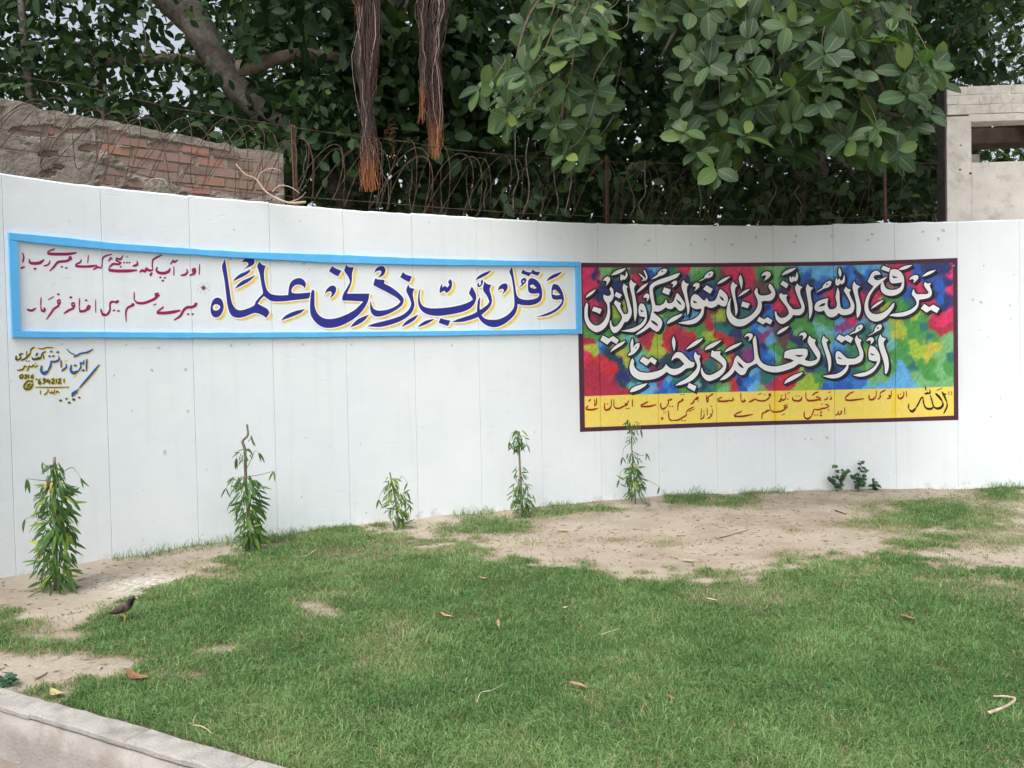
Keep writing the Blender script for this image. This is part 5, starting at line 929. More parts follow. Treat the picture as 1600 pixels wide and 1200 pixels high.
def scatter(name, tpl, pos, d, nrm, size, mat, parent=None, tint=None, kind='stuff', waspect=None):
    V, F, U = tpl; R = frames(d, nrm); n = len(pos); k = len(V); Vs = V[None]*size[:, None, None]
    if waspect is not None: Vs = Vs*np.stack([waspect, np.ones(n), np.ones(n)], -1)[:, None]
    W = np.einsum('nij,nkj->nki', R, Vs)+pos[:, None]; fs = [(f[None]+(np.arange(n)*k)[:, None, None]).reshape(-1, f.shape[1]) for f in F]
    me = mesh_np(name, W.reshape(-1, 3), fs, True); set_attr(me, 'leafuv', np.tile(U, (n, 1)), 'FLOAT_VECTOR'); set_attr(me, 'tint', np.repeat(tint if tint is not None else rng.random(n), k))
    return tag(link(name, me, mat, parent), kind=kind)
def rand_unit(n):
    v = rng.normal(size=(n, 3)); return v/np.linalg.norm(v, axis=1, keepdims=True)
def clumps(centres, per, rad, size, droop=.35, up=.5):
    """leaf positions round clump centres; leaves point outward and droop"""
    c = np.repeat(centres, per, 0); u = rand_unit(len(c)); r = rad*rng.random(len(c))**.45; pos = c+u*r[:, None]*np.array([1, 1, .75])
    d = u+rng.normal(size=u.shape)*.5; d[:, 2] -= droop; n = rng.normal(size=u.shape)*.55; n[:, 2] += up; n[:, 1] -= .45; return pos, d, n, size*(.7+.6*rng.random(len(c)))
T3 = leaf_tpl(.58, 2, .10, .14); T5 = leaf_tpl(.57, 5, .10, .16, .6); TF = leaf_tpl(.36, 1, .1, .2)
def region(n, xr, yr, Yr, keep=None):
    out = []
    while len(out) < n:
        x = rng.uniform(*xr); y = rng.uniform(*yr); Y = rng.uniform(*Yr)
        if keep is None or rng.random() < keep(x, y, Y): out.append(tuple(at(x, y, Y)))
    return np.array(out)
def tree(name, label, base_px, Y, cat='tree'):
    p = at(base_px, 345, Y); return empty(name, (p.x, p.y, 0), label, cat, 'trees crowding behind the wall')
def trunk(parent, px, Y, r0, r1, name='trunk', mat='bark', dY=0, sides=12, foot=True):
    P = [at(x, y, Y+dY*i/(len(px)-1)) for i, (x, y) in enumerate(px)]
    if foot: P = [Vector((P[0].x, P[0].y, -.1))]+P
    Q = catmull(P, 7); m = len(Q); return Bag().tube(Q, [r0+(r1-r0)*(i/(m-1)) for i in range(m)], sides, True, .16, int(px[0][0])).obj(name, M[mat], parent, True)

# left tree: leaning grey trunk, loose crown with the sky showing through
tA = tree('banyan_tree', 'leafy tree behind the brick wall with a thick grey limb leaning left', 545, 10)
trunk(tA, [(530, 330), (548, 290), (565, 245), (590, 150), (610, 40), (625, -120)], 10, .20, .13, 'trunk')
trunk(tA, [(560, 262), (500, 215), (430, 190), (372, 140), (335, 85), (300, 30), (262, -10), (215, -70)], 10.0, .10, .24, 'limb', foot=False)
trunk(tA, [(560, 100), (520, 88), (470, 84), (430, 92), (395, 104), (372, 108)], 9.0, .045, .09, 'limb', 'limb_bark', foot=False, sides=8)
trunk(tA, [(345, 100), (300, 93), (240, 92), (165, 93)], 10, .05, .07, 'limb', 'bark', foot=False, sides=8)
trunk(tA, [(160, 92), (110, 66), (60, 70), (0, 88), (-60, 120)], 9.9, .035, .02, 'limb', 'bark', foot=False, sides=6)
trunk(tA, [(52, 200), (44, 120), (38, 60), (30, -40)], 9.4, .05, .04, 'limb', 'bark', foot=False, sides=6)
GAPS = [(128, 18, 26, 16), (10, 53, 22, 13), (48, 110, 16, 12), (200, 127, 22, 15), (270, 135, 36, 22), (240, 68, 34, 24), (275, 50, 20, 34), (132, 175, 20, 12), (75, 73, 12, 16), (330, 30, 12, 14), (205, 25, 22, 18), (495, 48, 24, 26), (470, 22, 16, 14), (438, 112, 26, 14), (385, 45, 14, 12), (560, 172, 10, 18), (262, 205, 30, 8), (225, 170, 24, 14), (20, 155, 18, 8), (790, 14, 12, 10), (365, 75, 12, 9), (160, 128, 18, 10), (420, 130, 15, 8)]
def gap(x, y, Y=0):
    k = 1.0
    for a, b, rx, ry in GAPS: k *= 1-math.exp(-(((x-a)/rx)**2+((y-b)/ry)**2)*.8)*1.3 if True else 1
    return max(0, k)
def no_gap(pos, thr=.55):
    x, y = to_pixel(pos); k = np.ones(len(x))
    for a, b, rx, ry in GAPS: k *= np.clip(1-np.exp(-(((x-a)/rx)**2+((y-b)/ry)**2)*.9)*1.15, 0, 1)
    k = np.where(x < 480, .30+.70*k, .25+.75*k); return (rng.random(len(x)) < k)
LIMB = np.array([(500, 215), (430, 190), (372, 140), (335, 85), (300, 30), (262, -10)], float); LIMB2 = np.array([(520, 88), (470, 84), (430, 92), (395, 104)], float)
def near_limb(pos, prob):
    x, y = to_pixel(pos); near = np.zeros(len(x), bool)
    for Lm, r in ((LIMB[1:], 27), (LIMB2, 15)):
        for a, b in zip(Lm[:-1], Lm[1:]):
            t = np.clip(((x-a[0])*(b[0]-a[0])+(y-a[1])*(b[1]-a[1]))/((b-a)**2).sum(), 0, 1); near |= np.hypot(x-a[0]-t*(b[0]-a[0]), y-a[1]-t*(b[1]-a[1])) < r
    return near & (pos[:, 1] < 10.3) & (rng.random(len(x)) < prob)
def crown(parent, n, xr, yr, Yr, per, rad, size, mat, tpl=T3, name='crown', keep=None, thin=True):
    c = region(n, xr, yr, Yr, keep); p, d, nn, s = clumps(c, per, rad, size)
    hx, hy = to_pixel(p); k = ~((hx > 1462) & (hy > 118) & (p[:, 1] < 11.2)); p, d, nn, s = p[k], d[k], nn[k], s[k]
    if Yr[0] < 14: k = ~near_limb(p, .88); p, d, nn, s = p[k], d[k], nn[k], s[k]
    if thin: k = no_gap(p); p, d, nn, s = p[k], d[k], nn[k], s[k]
    return scatter(name, tpl, p, d, nn, s, M[mat], parent)
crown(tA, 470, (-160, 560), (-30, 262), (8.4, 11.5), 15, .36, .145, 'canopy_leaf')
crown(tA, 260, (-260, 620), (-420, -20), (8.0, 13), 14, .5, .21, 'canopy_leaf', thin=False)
def root_bundle(parent, x0, x1, ytop, ybot, Y, hw, n, seed, orange):
    R = np.random.default_rng(seed); b = Bag(); tipa = []
    for i in range(n):
        u = R.uniform(-1, 1)*(1 if R.random() < .8 else 1.45); v = R.normal()*.4; yb = ybot-R.random()**1.6*85; x = x0; m = 13; P = []
        ph = R.random(3)*6; cols = []
        for k in range(m):
            t = k/(m-1); y = ytop+(yb-ytop)*t; xx = x0+(x1-x0)*t+u*hw*(.70+.28*math.sin(t*5+.4)+.16*math.sin(t*13+seed*2))+hw*.18*math.sin(t*6+seed)+math.sin(t*9+ph[0])*3.0+math.sin(t*23+ph[1])*1.5+(R.normal()*2.3); P.append(at(xx, y, Y+v*.10+math.sin(t*9+ph[2])*.01)); cols.append(np.clip((y-(ybot-75))/60+R.normal()*.08, 0, 1)*orange)
        r = .0028+R.random()*.0028; o = len(b.v); b.tube(P, [r*(1-.5*k/(m-1)) for k in range(m)], 3, False); tipa += [c for c in cols for _ in range(3)]
    me = mesh_np('aerial_roots', b.v, np.array(b.q)); set_attr(me, 'tip', tipa); set_attr(me, 'strand', np.repeat(R.random(n), m*3)); return tag(link('aerial_roots', me, M['root'], parent), kind='stuff')
def root_mat():
    m, nt, p, o = mat_new('aerial_root_fibre'); a = N(nt, 'ShaderNodeAttribute'); a.attribute_name = 'tip'; s = N(nt, 'ShaderNodeAttribute'); s.attribute_name = 'strand'
    c1 = ramp(nt, s.outputs['Fac'], [(0, (0.020, 0.010, 0.009, 1)), (.7, (0.060, 0.030, 0.024, 1)), (.9, (.11, .07, .058, 1)), (1, (0.30, 0.25, 0.21, 1))]); c = mix(nt, a.outputs['Fac'], c1, (0.34, 0.12, 0.04, 1)); nt.links.new(c, p.inputs['Base Color']); p.inputs['Roughness'].default_value = .8; return m
M['root'] = root_mat()

# middle banyan with the hanging root bundles
tB = tree('banyan_tree', 'dark banyan tree with two long bundles of hanging reddish aerial roots', 690, 11)
trunk(tB, [(690, 345), (695, 250), (700, 120), (690, 0), (680, -160)], 11, .34, .24); trunk(tB, [(760, 345), (742, 240), (722, 120), (705, 0)], 11.2, .16, .14, 'trunk')
trunk(tB, [(640, -60), (600, -75), (560, -70), (480, -90)], 8.6, .10, .08, 'limb', foot=False, sides=8); trunk(tB, [(700, -40), (670, -60), (640, -62)], 9, .12, .10, 'limb', foot=False, sides=8, dY=-.4)
trunk(tB, [(637, 0), (632, 25)], 8.9, .022, .016, 'limb', 'limb_bark', foot=False, sides=6)
root_bundle(tB, 572, 577, -60, 300, 8.25, 15, 150, 1, 1); root_bundle(tB, 676, 677, -60, 250, 8.35, 16, 150, 2, .9); root_bundle(tB, 662, 660, -60, 195, 8.3, 6, 26, 3, .9); root_bundle(tB, 560, 562, -60, 25, 8.3, 8, 26, 5, 1.2); root_bundle(tB, 612, 615, 200, 258, 8.6, 5, 8, 9, .8)
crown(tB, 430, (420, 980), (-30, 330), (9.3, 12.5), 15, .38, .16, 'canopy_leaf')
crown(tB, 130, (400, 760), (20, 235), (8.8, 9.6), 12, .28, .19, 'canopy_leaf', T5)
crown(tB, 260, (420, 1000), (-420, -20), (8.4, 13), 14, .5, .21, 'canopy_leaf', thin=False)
# thin hanging vines, each one its own
R_ = np.random.default_rng(12)
for (xa, ya, xb, yb) in ((470, 120, 468, 310), (478, 200, 472, 300), (640, 215, 640, 330), (690, 190, 692, 335), (505, 90, 508, 160), (545, 190, 560, 300), (222, 20, 228, 95), (200, 30, 197, 110), (800, 200, 802, 330), (830, 215, 822, 335), (866, 250, 868, 335), (900, 240, 880, 335), (985, 255, 990, 340), (1010, 250, 1002, 338), (1090, 200, 1096, 340), (720, 210, 735, 330), (760, 220, 752, 330), (1210, 280, 1205, 340), (1240, 290, 1262, 340), (600, 235, 606, 320)):
    P = [(xa+(xb-xa)*k/5+R_.normal()*4, ya+(yb-ya)*k/5) for k in range(6)]; px_tube(P, 8.7+R_.random()*.5, .006, .008, 'hanging_root', M['bark'], tB if xa < 980 else tA if xa < 300 else tB, 4, 4, .1)

# right banyan: its branches hang forward over the wall
tC = tree('banyan_tree', 'banyan tree at right with large leaved branches hanging forward over the wall', 1270, 11)
trunk(tC, [(1270, 350), (1262, 250), (1240, 100), (1215, -60), (1200, -200)], 11, .26, .20); trunk(tC, [(1360, 350), (1350, 300), (1310, 250), (1250, 190)], 10.4, .07, .05, 'limb', foot=False, sides=8)
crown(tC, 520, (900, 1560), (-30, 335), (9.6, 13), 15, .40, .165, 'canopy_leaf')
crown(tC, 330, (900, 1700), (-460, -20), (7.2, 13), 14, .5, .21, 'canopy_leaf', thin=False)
def bough(pts3, r0, r1, name='bough'):
    Q = catmull([at(x, y, Y+.4) for x, y, Y in pts3], 6); m = len(Q); return Bag().tube(Q, [r0+(r1-r0)*i/(m-1) for i in range(m)], 7, True, .2, 3).obj(name, M['bough_bark'], tC, True)
bough([(1225, -120, 10.5), (1180, -160, 8.5), (1120, -60, 7.0), (1060, 40, 6.6), (1030, 95, 6.5)], .05, .010); bough([(1225, -60, 10.6), (1280, -150, 8.4), (1330, -40, 7.0), (1350, 60, 6.6), (1370, 120, 6.45), (1395, 172, 6.4)], .055, .010)
bough([(1180, -160, 8.5), (1000, -160, 7.4), (900, -60, 6.8), (870, 60, 6.6), (880, 150, 6.5), (875, 215, 6.45)], .04, .008); bough([(1330, -40, 7), (1240, 60, 6.7), (1210, 160, 6.5), (1240, 230, 6.4)], .026, .007); bough([(900, -60, 6.8), (830, 20, 6.7), (800, 120, 6.6), (780, 170, 6.55)], .02, .006)
bough([(1395, 172, 6.4), (1430, 130, 6.35), (1452, 105, 6.3)], .016, .008); bough([(1360, 160, 6.4), (1380, 173, 6.35), (1405, 180, 6.3), (1425, 168, 6.3)], .018, .009)
def inside(x, y, poly):
    c = False; j = len(poly)-1
    for i in range(len(poly)):
        (xi, yi), (xj, yj) = poly[i], poly[j]
        if (yi > y) != (yj > y) and x < (xj-xi)*(y-yi)/(yj-yi)+xi: c = not c
        j = i
    return c
MASS_R = [(1000, -70), (1000, 30), (1052, 55), (1060, 100), (1060, 190), (1075, 205), (1050, 210), (1090, 225), (1085, 262), (1120, 262), (1180, 225), (1215, 190), (1240, 250), (1290, 255), (1355, 245), (1395, 258), (1420, 215), (1452, 170), (1478, 110), (1440, 75), (1425, 20), (1445, -70)]
MASS_M = [(835, -70), (830, 20), (812, 50), (812, 90), (765, 130), (775, 150), (800, 185), (850, 180), (880, 240), (900, 262), (905, 235), (925, 215), (950, 190), (958, 140), (945, 60), (965, -70)]
FRONT = [(1321, 218, 1.15), (1240, 190, 1), (1242, 135, .95), (1165, 210, .95), (1120, 262, 1), (1070, 205, .85), (1108, 100, .9), (1180, 120, .95), (1335, 118, .9), (1418, 146, .95), (1450, 100, .9), (1415, 110, .9), (1382, 55, .9), (1290, 82, .95), (1230, 40, 1), (1170, 60, .9), (1110, 12, .9), (1315, 12, 1), (1030, 30, .9), (1345, 60, .85), (1455, 175, .8), (1405, 235, .85), (885, 138, .9), (840, 48, .9), (950, 52, .9), (820, 112, .95), (748, 138, .85), (880, 240, .8), (868, 196, .7), (790, 185, .85), (930, 140, .85), (905, 60, .9), (1430, 70, .8), (1285, 160, .85), (1180, 165, .85), (1370, 200, .8)]
def overhang():
    R = np.random.default_rng(21); cl = [(x, y, 6.15+R.random()*.35, k) for x, y, k in FRONT]
    for poly, step in ((MASS_R, 33), (MASS_M, 33)):
        xs = [p[0] for p in poly]; ys = [p[1] for p in poly]
        for lay in range(4):
            x = min(xs)
            while x < max(xs):
                y = min(ys)
                while y < max(ys):
                    a, b = x+R.normal()*11, y+R.normal()*11
                    if inside(a, b, poly) and (lay > 0 or R.random() < .45): cl.append((a, b, 6.4+lay*.42+R.random()*.4, .82+R.random()*.2))
                    y += step
                x += step
    L = []
    for x, y, Y, k in cl:
        P = np.array(at(x, y, Y)); ax = np.array([(x-1150)/900+R.normal()*.35, -.72+R.normal()*.25, .30+R.normal()*.3]); ax /= np.linalg.norm(ax); t1 = np.cross(ax, [0, 0, 1]); t1 /= np.linalg.norm(t1); t2 = np.cross(ax, t1); n = R.integers(5, 8); ph = R.random()*6
        for i in range(n):
            a = ph+i*2.4+R.normal()*.2; tilt = .95+R.random()*.45; rad = math.cos(a)*t1+math.sin(a)*t2; d = rad*math.sin(tilt)+ax*math.cos(tilt); d[2] -= .18; nn = ax*math.sin(tilt)-rad*math.cos(tilt)*.8+R.normal(size=3)*.34
            L.append((P+ax*(-.012*i)+rad*.012, d, nn, (.150+.095*R.random())*k*(1 if i < n-1 else .6), Y))
    # twigs behind each whorl
    b = Bag()
    for x, y, Y, k in cl:
        if Y < 7.2:
            P = at(x, y, Y); q = at(x+(1180-x)*.10+R.normal()*14, y-35-R.random()*35, Y+.28); mid = (P+q)/2+Vector((R.normal()*.03, 0, -.05)); b.tube(catmull([q, mid, P], 4), [.005]*3+[.0035]*6, 4, False)
    tag(b.obj('twigs', M['twig'], tC), kind='stuff')
    L.sort(key=lambda t: t[4]-t[3]*2); first, rest = L[:300], L[300:]
    protos = []
    for w, dr in ((.56, .10), (.60, .22), (.52, .30), (.64, .05)):
        V, F, U = leaf_tpl(w, 7, .09, dr, .58, .53); me = mesh_np('leaf', V, F, True); set_attr(me, 'leafuv', U, 'FLOAT_VECTOR'); set_attr(me, 'tint', np.zeros(len(V))); me.materials.append(M['banyan_leaf']); protos.append(me)
    inv = world_matrix(tC).inverted()
    for P, d, nn, s, Y in first:
        F = frames(d[None], nn[None])[0]; o = bpy.data.objects.new('leaf', protos[R.integers(4)]); COL.objects.link(o); o.parent = tC; o.matrix_parent_inverse = inv
        o.matrix_basis = Matrix.Translation(Vector(P)) @ Matrix([[*(F[i]*s), 0] for i in range(3)]+[[0, 0, 0, 1]])
    scatter('foliage', T5, np.array([l[0] for l in rest]), np.array([l[1] for l in rest]), np.array([l[2] for l in rest]), np.array([l[3] for l in rest]), M['banyan_leaf'], tC)
overhang()

# far right, lighter small leaved tree
tD = tree('small_leaved_tree', 'lighter green fine leaved tree beside the cream masonry structure', 1450, 13.5)
trunk(tD, [(1450, 350), (1455, 200), (1490, 60), (1530, -80)], 13.5, .14, .09)
crown(tD, 330, (1380, 1800), (-80, 345), (12.2, 16.5), 34, .55, .085, 'fine_leaf', TF); crown(tD, 120, (1400, 1900), (-400, -60), (11, 16), 16, .6, .2, 'canopy_leaf', thin=False)
# back row closing the view
for k, (x, Y, xr, lab) in enumerate(((150, 16, (-250, 420), 'dark distant tree behind the brick wall seen through the loose crown'), (640, 16.5, (380, 860), 'dark distant tree behind the hanging root bundles'), (1060, 16, (820, 1260), 'dark distant tree seen between the two overhanging leaf masses'), (1420, 18, (1180, 1850), 'dark distant tree behind the right banyan and the cream structure'))):
    t = tree('background_tree', lab, x, Y); trunk(t, [(x, 340), (x+12, 200), (x-8, 60)], Y, .22, .12)
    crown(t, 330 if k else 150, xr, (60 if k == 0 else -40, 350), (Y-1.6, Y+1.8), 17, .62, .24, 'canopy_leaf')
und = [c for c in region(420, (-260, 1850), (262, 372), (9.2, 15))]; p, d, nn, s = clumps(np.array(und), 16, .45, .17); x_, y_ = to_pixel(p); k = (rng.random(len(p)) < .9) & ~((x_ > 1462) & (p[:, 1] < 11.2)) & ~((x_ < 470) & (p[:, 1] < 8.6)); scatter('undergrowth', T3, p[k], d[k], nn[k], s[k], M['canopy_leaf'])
# ---------------------------------------------------------------- lawn
def grass():
    R = np.random.default_rng(77)
    def blades(n, thr_pow=1.0, xr=None):
        # sample in picture-plane-ish density but on the real ground, thinner with distance
        Y = 2.4+(9.1-2.4)*R.random(n)**1.25; X = (R.random(n)-.46)*2*(Y*.80+.5); g_ = grassiness(X, Y)
        ys = np.interp(X, _xy[:, 0], _xy[:, 1]); v = (X-K0.x)*KV.x+(Y-K0.y)*KV.y
        k = (R.random(n) < g_**1.0) & (Y < ys-.02) & (v > .015); return X[k], Y[k], g_[k]
    X, Y, G_ = blades(1000000); n = len(X); Zg = ground_z(X, Y)*np.clip(((X-K0.x)*KV.x+(Y-K0.y)*KV.y)/.25, 0, 1)
    pn = fbm(X*1.7, Y*1.7, 71, 4); pn2 = fbm(X*7, Y*7, 73, 3); h = (.016+.026*R.random(n))*(.38+1.25*pn2)*np.where(R.random(n) < .05, 1.7, 1)*(.55+.5*G_)*(1+.25*(pn-.5)); ang = R.random(n)*2*np.pi
    wind = fbm(X*4, Y*4, 75, 3)*9; lean = .3+1.1*R.random(n); la = wind+R.normal(size=n)*1.6; lx, ly = np.cos(la)*lean, np.sin(la)*lean
    w = (.0011+.0011*R.random(n))*(1+.10*(Y-3)); bx, by = np.cos(ang)*w, np.sin(ang)*w
    P0 = np.stack([X-bx, Y-by, Zg-.003], -1); P1 = np.stack([X+bx, Y+by, Zg-.003], -1)
    mx, my, mz = X+lx*h*.35, Y+ly*h*.35, Zg+h*.62; P2 = np.stack([mx+bx*.8, my+by*.8, mz], -1); P3 = np.stack([mx-bx*.8, my-by*.8, mz], -1); P4 = np.stack([X+lx*h, Y+ly*h, Zg+h*(1.02-.30*lean)], -1)
    V = np.stack([P0, P1, P2, P3, P4], 1).reshape(-1, 3); b = (np.arange(n)*5)[:, None]; me = mesh_np('lawn_grass', V, [b+np.array([[0, 1, 2, 3]]), b+np.array([[3, 2, 4]])])
    t = np.clip(.50+(pn-.5)*.9+(pn2-.5)*.35+(R.random(n)-.5)*.95+(1-G_)*.30, 0, 1); dry = R.random(n) < .025+.60*(1-G_)**1.2; t = np.where(dry, 1.0, t*.86); set_attr(me, 'tint', np.repeat(t, 5)); set_attr(me, 'along', np.tile([0, 0, .6, .6, 1.0], n))
    m, nt, p, o = mat_new('lawn_grass_blades'); a = N(nt, 'ShaderNodeAttribute'); a.attribute_name = 'tint'
    c = ramp(nt, a.outputs['Fac'], [(0, (0.075, 0.180, 0.058, 1)), (.35, (0.135, 0.270, 0.080, 1)), (.65, (0.225, 0.365, 0.125, 1)), (.88, (0.33, 0.42, 0.19, 1)), (.94, (0.38, 0.33, 0.19, 1)), (1, (0.45, 0.37, 0.23, 1))])
    nt.links.new(c, p.inputs['Base Color']); p.inputs['Roughness'].default_value = .55; p.inputs['Specular IOR Level'].default_value = .3
    tr = N(nt, 'ShaderNodeBsdfTranslucent'); nt.links.new(c, tr.inputs['Color']); ms = N(nt, 'ShaderNodeMixShader'); ms.inputs[0].default_value = .3; nt.links.new(p.outputs[0], ms.inputs[1]); nt.links.new(tr.outputs[0], ms.inputs[2]); nt.links.new(ms.outputs[0], o.inputs[0]); M['grass'] = m
    tag(link('lawn_grass', me, m), 'short patchy green turf covering the ground in front of the wall', 'grass', kind='stuff')
    # taller weeds against the wall foot and at the lawn edge, plus runners
    n = 5200; s = R.uniform(-1, 17, n)*PW; keep = fbm(s*2.1, 1, 81, 3) > .50; s = s[keep]; n = len(s); off = .015+np.abs(R.normal(size=n))*.09; Q = on_wall(s, 0, off, False); xx, yy = Q[:, 0], Q[:, 1]; h = (.03+.10*R.random(n)**2.2)*(fbm(s*5, 2, 83, 3)+.4)
    lx, ly = R.normal(size=n)*.5, R.normal(size=n)*.5-.15; ang = R.random(n)*6.28; w = .0022; bx, by = np.cos(ang)*w, np.sin(ang)*w; z0 = ground_z(xx, yy)
    V = np.stack([np.stack([xx-bx, yy-by, z0], -1), np.stack([xx+bx, yy+by, z0], -1), np.stack([xx+lx*h*.4+bx*.8, yy+ly*h*.4+by*.8, z0+h*.65], -1), np.stack([xx+lx*h*.4-bx*.8, yy+ly*h*.4-by*.8, z0+h*.65], -1), np.stack([xx+lx*h, yy+ly*h, z0+h*.95], -1)], 1).reshape(-1, 3)
    b = (np.arange(n)*5)[:, None]; me = mesh_np('wall_foot_grass', V, [b+np.array([[0, 1, 2, 3]]), b+np.array([[3, 2, 4]])]); set_attr(me, 'tint', np.repeat(R.random(n)*.95, 5)); tag(link('wall_foot_grass', me, m), 'thin taller grass and weeds growing along the foot of the wall', 'grass', kind='stuff')
grass()
def litter():
    R = np.random.default_rng(5); b = Bag(); n = 0
    while n < 5200:
        Y = R.uniform(3.3, 8.9); X = R.uniform(-4.5, 6.6); ys = float(np.interp(X, _xy[:, 0], _xy[:, 1]))
        if Y > ys-.03 or (X-K0.x)*KV.x+(Y-K0.y)*KV.y < .02 or abs(X) > Y*.75: continue
        gq = float(grassiness(np.array([X]), np.array([Y]))[0])
        if R.random() < gq*.85: continue
        z = float(ground_z(np.array([X]), np.array([Y]))[0])+.003; a = R.random()*6.28; L = .006+.03*R.random()**2.5; w = .002+.006*R.random()**2
        if n % 4 == 0: L, w = .02+.03*R.random(), .0014; d = Vector((math.cos(a), math.sin(a), 0)); q = Vector((-d.y, d.x, 0)); c = Vector((X, Y, z))
        b.add([c-d*L, c-q*w+Vector((0, 0, .004)), c+d*L+Vector((0, 0, .002)), c+q*w+Vector((0, 0, .001))], [(0, 1, 2, 3)]); n += 1
    m, nt, p, o = mat_new('ground_litter'); gm = N(nt, 'ShaderNodeNewGeometry'); nt.links.new(ramp(nt, gm.outputs['Random Per Island'], [(0, (.05, .035, .025, 1)), (.55, (.12, .085, .055, 1)), (.8, (.26, .20, .13, 1)), (1, (.46, .38, .27, 1))]), p.inputs['Base Color']); p.inputs['Roughness'].default_value = .9
    tag(b.obj('leaf_litter', m), 'tiny dark leaf and twig fragments scattered over the bare sandy earth', 'litter', kind='stuff')
    b = Bag(); P = []
    for k in range(900):   # pebbles and seed husks
        while True:
            Y = R.uniform(3.2, 8.9); X = R.uniform(-4.5, 6.6); ys = float(np.interp(X, _xy[:, 0], _xy[:, 1]))
            if Y < ys-.03 and (X-K0.x)*KV.x+(Y-K0.y)*KV.y > .02 and abs(X) < Y*.75 and float(grassiness(np.array([X]), np.array([Y]))[0]) < .6: break
        z = float(ground_z(np.array([X]), np.array([Y]))[0]); r = .003+.007*R.random()**3; v = [(X+r*math.cos(t)*(1+.3*R.random()), Y+r*math.sin(t), z+.0005) for t in (0, 1.26, 2.5, 3.8, 5.0)]+[(X+.2*r, Y, z+r*.9)]; o = len(b.v); b.v += v; b.t += [(o+i, o+(i+1) % 5, o+5) for i in range(5)]
    tag(b.obj('pebbles', M['pebble']), 'small dark seeds and pebbles dotted over the bare sandy earth', 'pebbles', kind='stuff')
M['pebble'] = noisy('dark_seed_and_pebble', (.07, .045, .035, 1), (.26, .2, .16, 1), 3, .9, 0)
litter()

# ---------------------------------------------------------------- lopped saplings along the wall
def sap_proto(mat, specs, name='leaf'):
    out = []
    for w, dr in specs:
        V, F, U = leaf_tpl(w, 4, .07, dr, widest=.40); me = mesh_np(name, V, F, True); set_attr(me, 'leafuv', U, 'FLOAT_VECTOR'); set_attr(me, 'tint', np.zeros(len(V))); me.materials.append(M[mat]); out.append(me)
    return out
SP = sap_proto('sapling_leaf', ((.17, .25), (.20, .35), (.15, .45), (.22, .15))); SL = sap_proto('lime_leaf', ((.19, .3),)); SY = sap_proto('yellow_leaf', ((.24, .3),))
def place_leaf(me, P, d, nn, s, parent, inv):
    F = frames(np.array([d], float), np.array([nn], float))[0]; o = bpy.data.objects.new('leaf', me); COL.objects.link(o); o.parent = parent; o.matrix_parent_inverse = inv
    o.matrix_basis = Matrix.Translation(Vector(P)) @ Matrix([[*(F[i]*s), 0] for i in range(3)]+[[0, 0, 0, 1]])
def sapling(label, base, stem, zones, seed, extra=(), lime=.06, yellow=(), r0=.014, stubs=()):
    """zones: (y_top, y_bot, half-width px top, half-width px bottom, number of leaves, leaf length m)"""
    R = np.random.default_rng(seed); B = on_ground(*base); Y = B.y; B.z = float(ground_z(np.array([B.x]), np.array([B.y]))[0])-.01; t = empty('lopped_sapling', tuple(B), label, 'sapling', 'lopped saplings planted along the white wall'); inv = world_matrix(t).inverted()
    P = [B]+[at(x, y, Y) for x, y in stem]; Q = catmull(P, 5); m = len(Q); Bag().tube(Q, [r0*(1-.45*i/(m-1)) for i in range(m)], 8, True, .25, seed).obj('stem', M['sapling_bark'], t, True)
    def axis(y):
        ys = [base[1]]+[q[1] for q in stem]; xs = [base[0]]+[q[0] for q in stem]; return float(np.interp(-y, [-v for v in ys], xs))
    nl = 0
    for y0, y1, h0, h1, n, L in zones:
        for i in range(int(n*2.2)):
            y = y0+(y1-y0)*R.random(); hw = (h0+(h1-h0)*(y-y0)/(y1-y0+1e-6))*(.72+.5*math.sin(y*.21+seed*2)**2); a = R.random()*6.283; ox = math.cos(a)*hw*.80*R.random()**.5; oy = math.sin(a)*hw*.80/FOC*Y
            p = at(axis(y)+ox, y-abs(ox)*.2, Y-abs(oy)*(1 if R.random() < .7 else -1)); d = [math.cos(a)*.75+R.normal()*.42, -abs(math.sin(a))*.5+R.normal()*.3, -.80+R.normal()*.45]; nn = [math.cos(a)*.7+R.normal()*.4, -.9, .45+R.normal()*.3]
            me = SL[0] if R.random() < lime else SP[R.integers(4)]; place_leaf(me, p, d, nn, L*.98*(.55+.7*R.random()), t, inv); nl += 1
    for x, y, L in yellow: place_leaf(SY[0], at(x, y, Y-.09), (R.normal()*.5, -.2, -.8), (0, -1, .4), L, t, inv)
    for pts_ in extra:   # bare side twigs, with a leaf or two at the tip
        Q = catmull([at(x, y, Y-.03*k) for k, (x, y) in enumerate(pts_)], 4); Bag().tube(Q, [.0035-.002*i/len(Q) for i in range(len(Q))], 4, True).obj('side_twig', M['sapling_bark'], t)
        x, y = pts_[-1]
        for k in range(2): place_leaf(SP[k], at(x, y, Y-.05), (R.normal()*.4, -.2, -1), (R.normal()*.4, -1, .4), .075+.03*R.random(), t, inv)
    for k in range(4):
        a = R.random()*6.28; r_ = .03+.10*R.random(); place_leaf(SP[k], (B.x+math.cos(a)*r_, B.y-abs(math.sin(a))*r_, B.z+.03), (math.cos(a), -abs(math.sin(a)), .0), (0, -.2, 1), .11, t, inv)
sapling('tallest leafed lopped sapling, bushy from the ground up, at the far left of the wall', (88, 922), [(86, 850), (85, 780), (85, 714)], [(722, 760, 10, 20, 26, .085), (755, 830, 26, 36, 95, .10), (825, 915, 34, 30, 105, .11)], 1, [[(85, 745), (110, 731), (118, 735), (126, 746)], [(82, 752), (60, 750), (42, 748)], [(84, 735), (72, 728), (66, 722)], [(90, 770), (106, 772), (113, 778)], [(84, 820), (60, 808), (40, 810)]], .10, [(73, 752, .07), (81, 752, .07), (71, 858, .08)], .018)
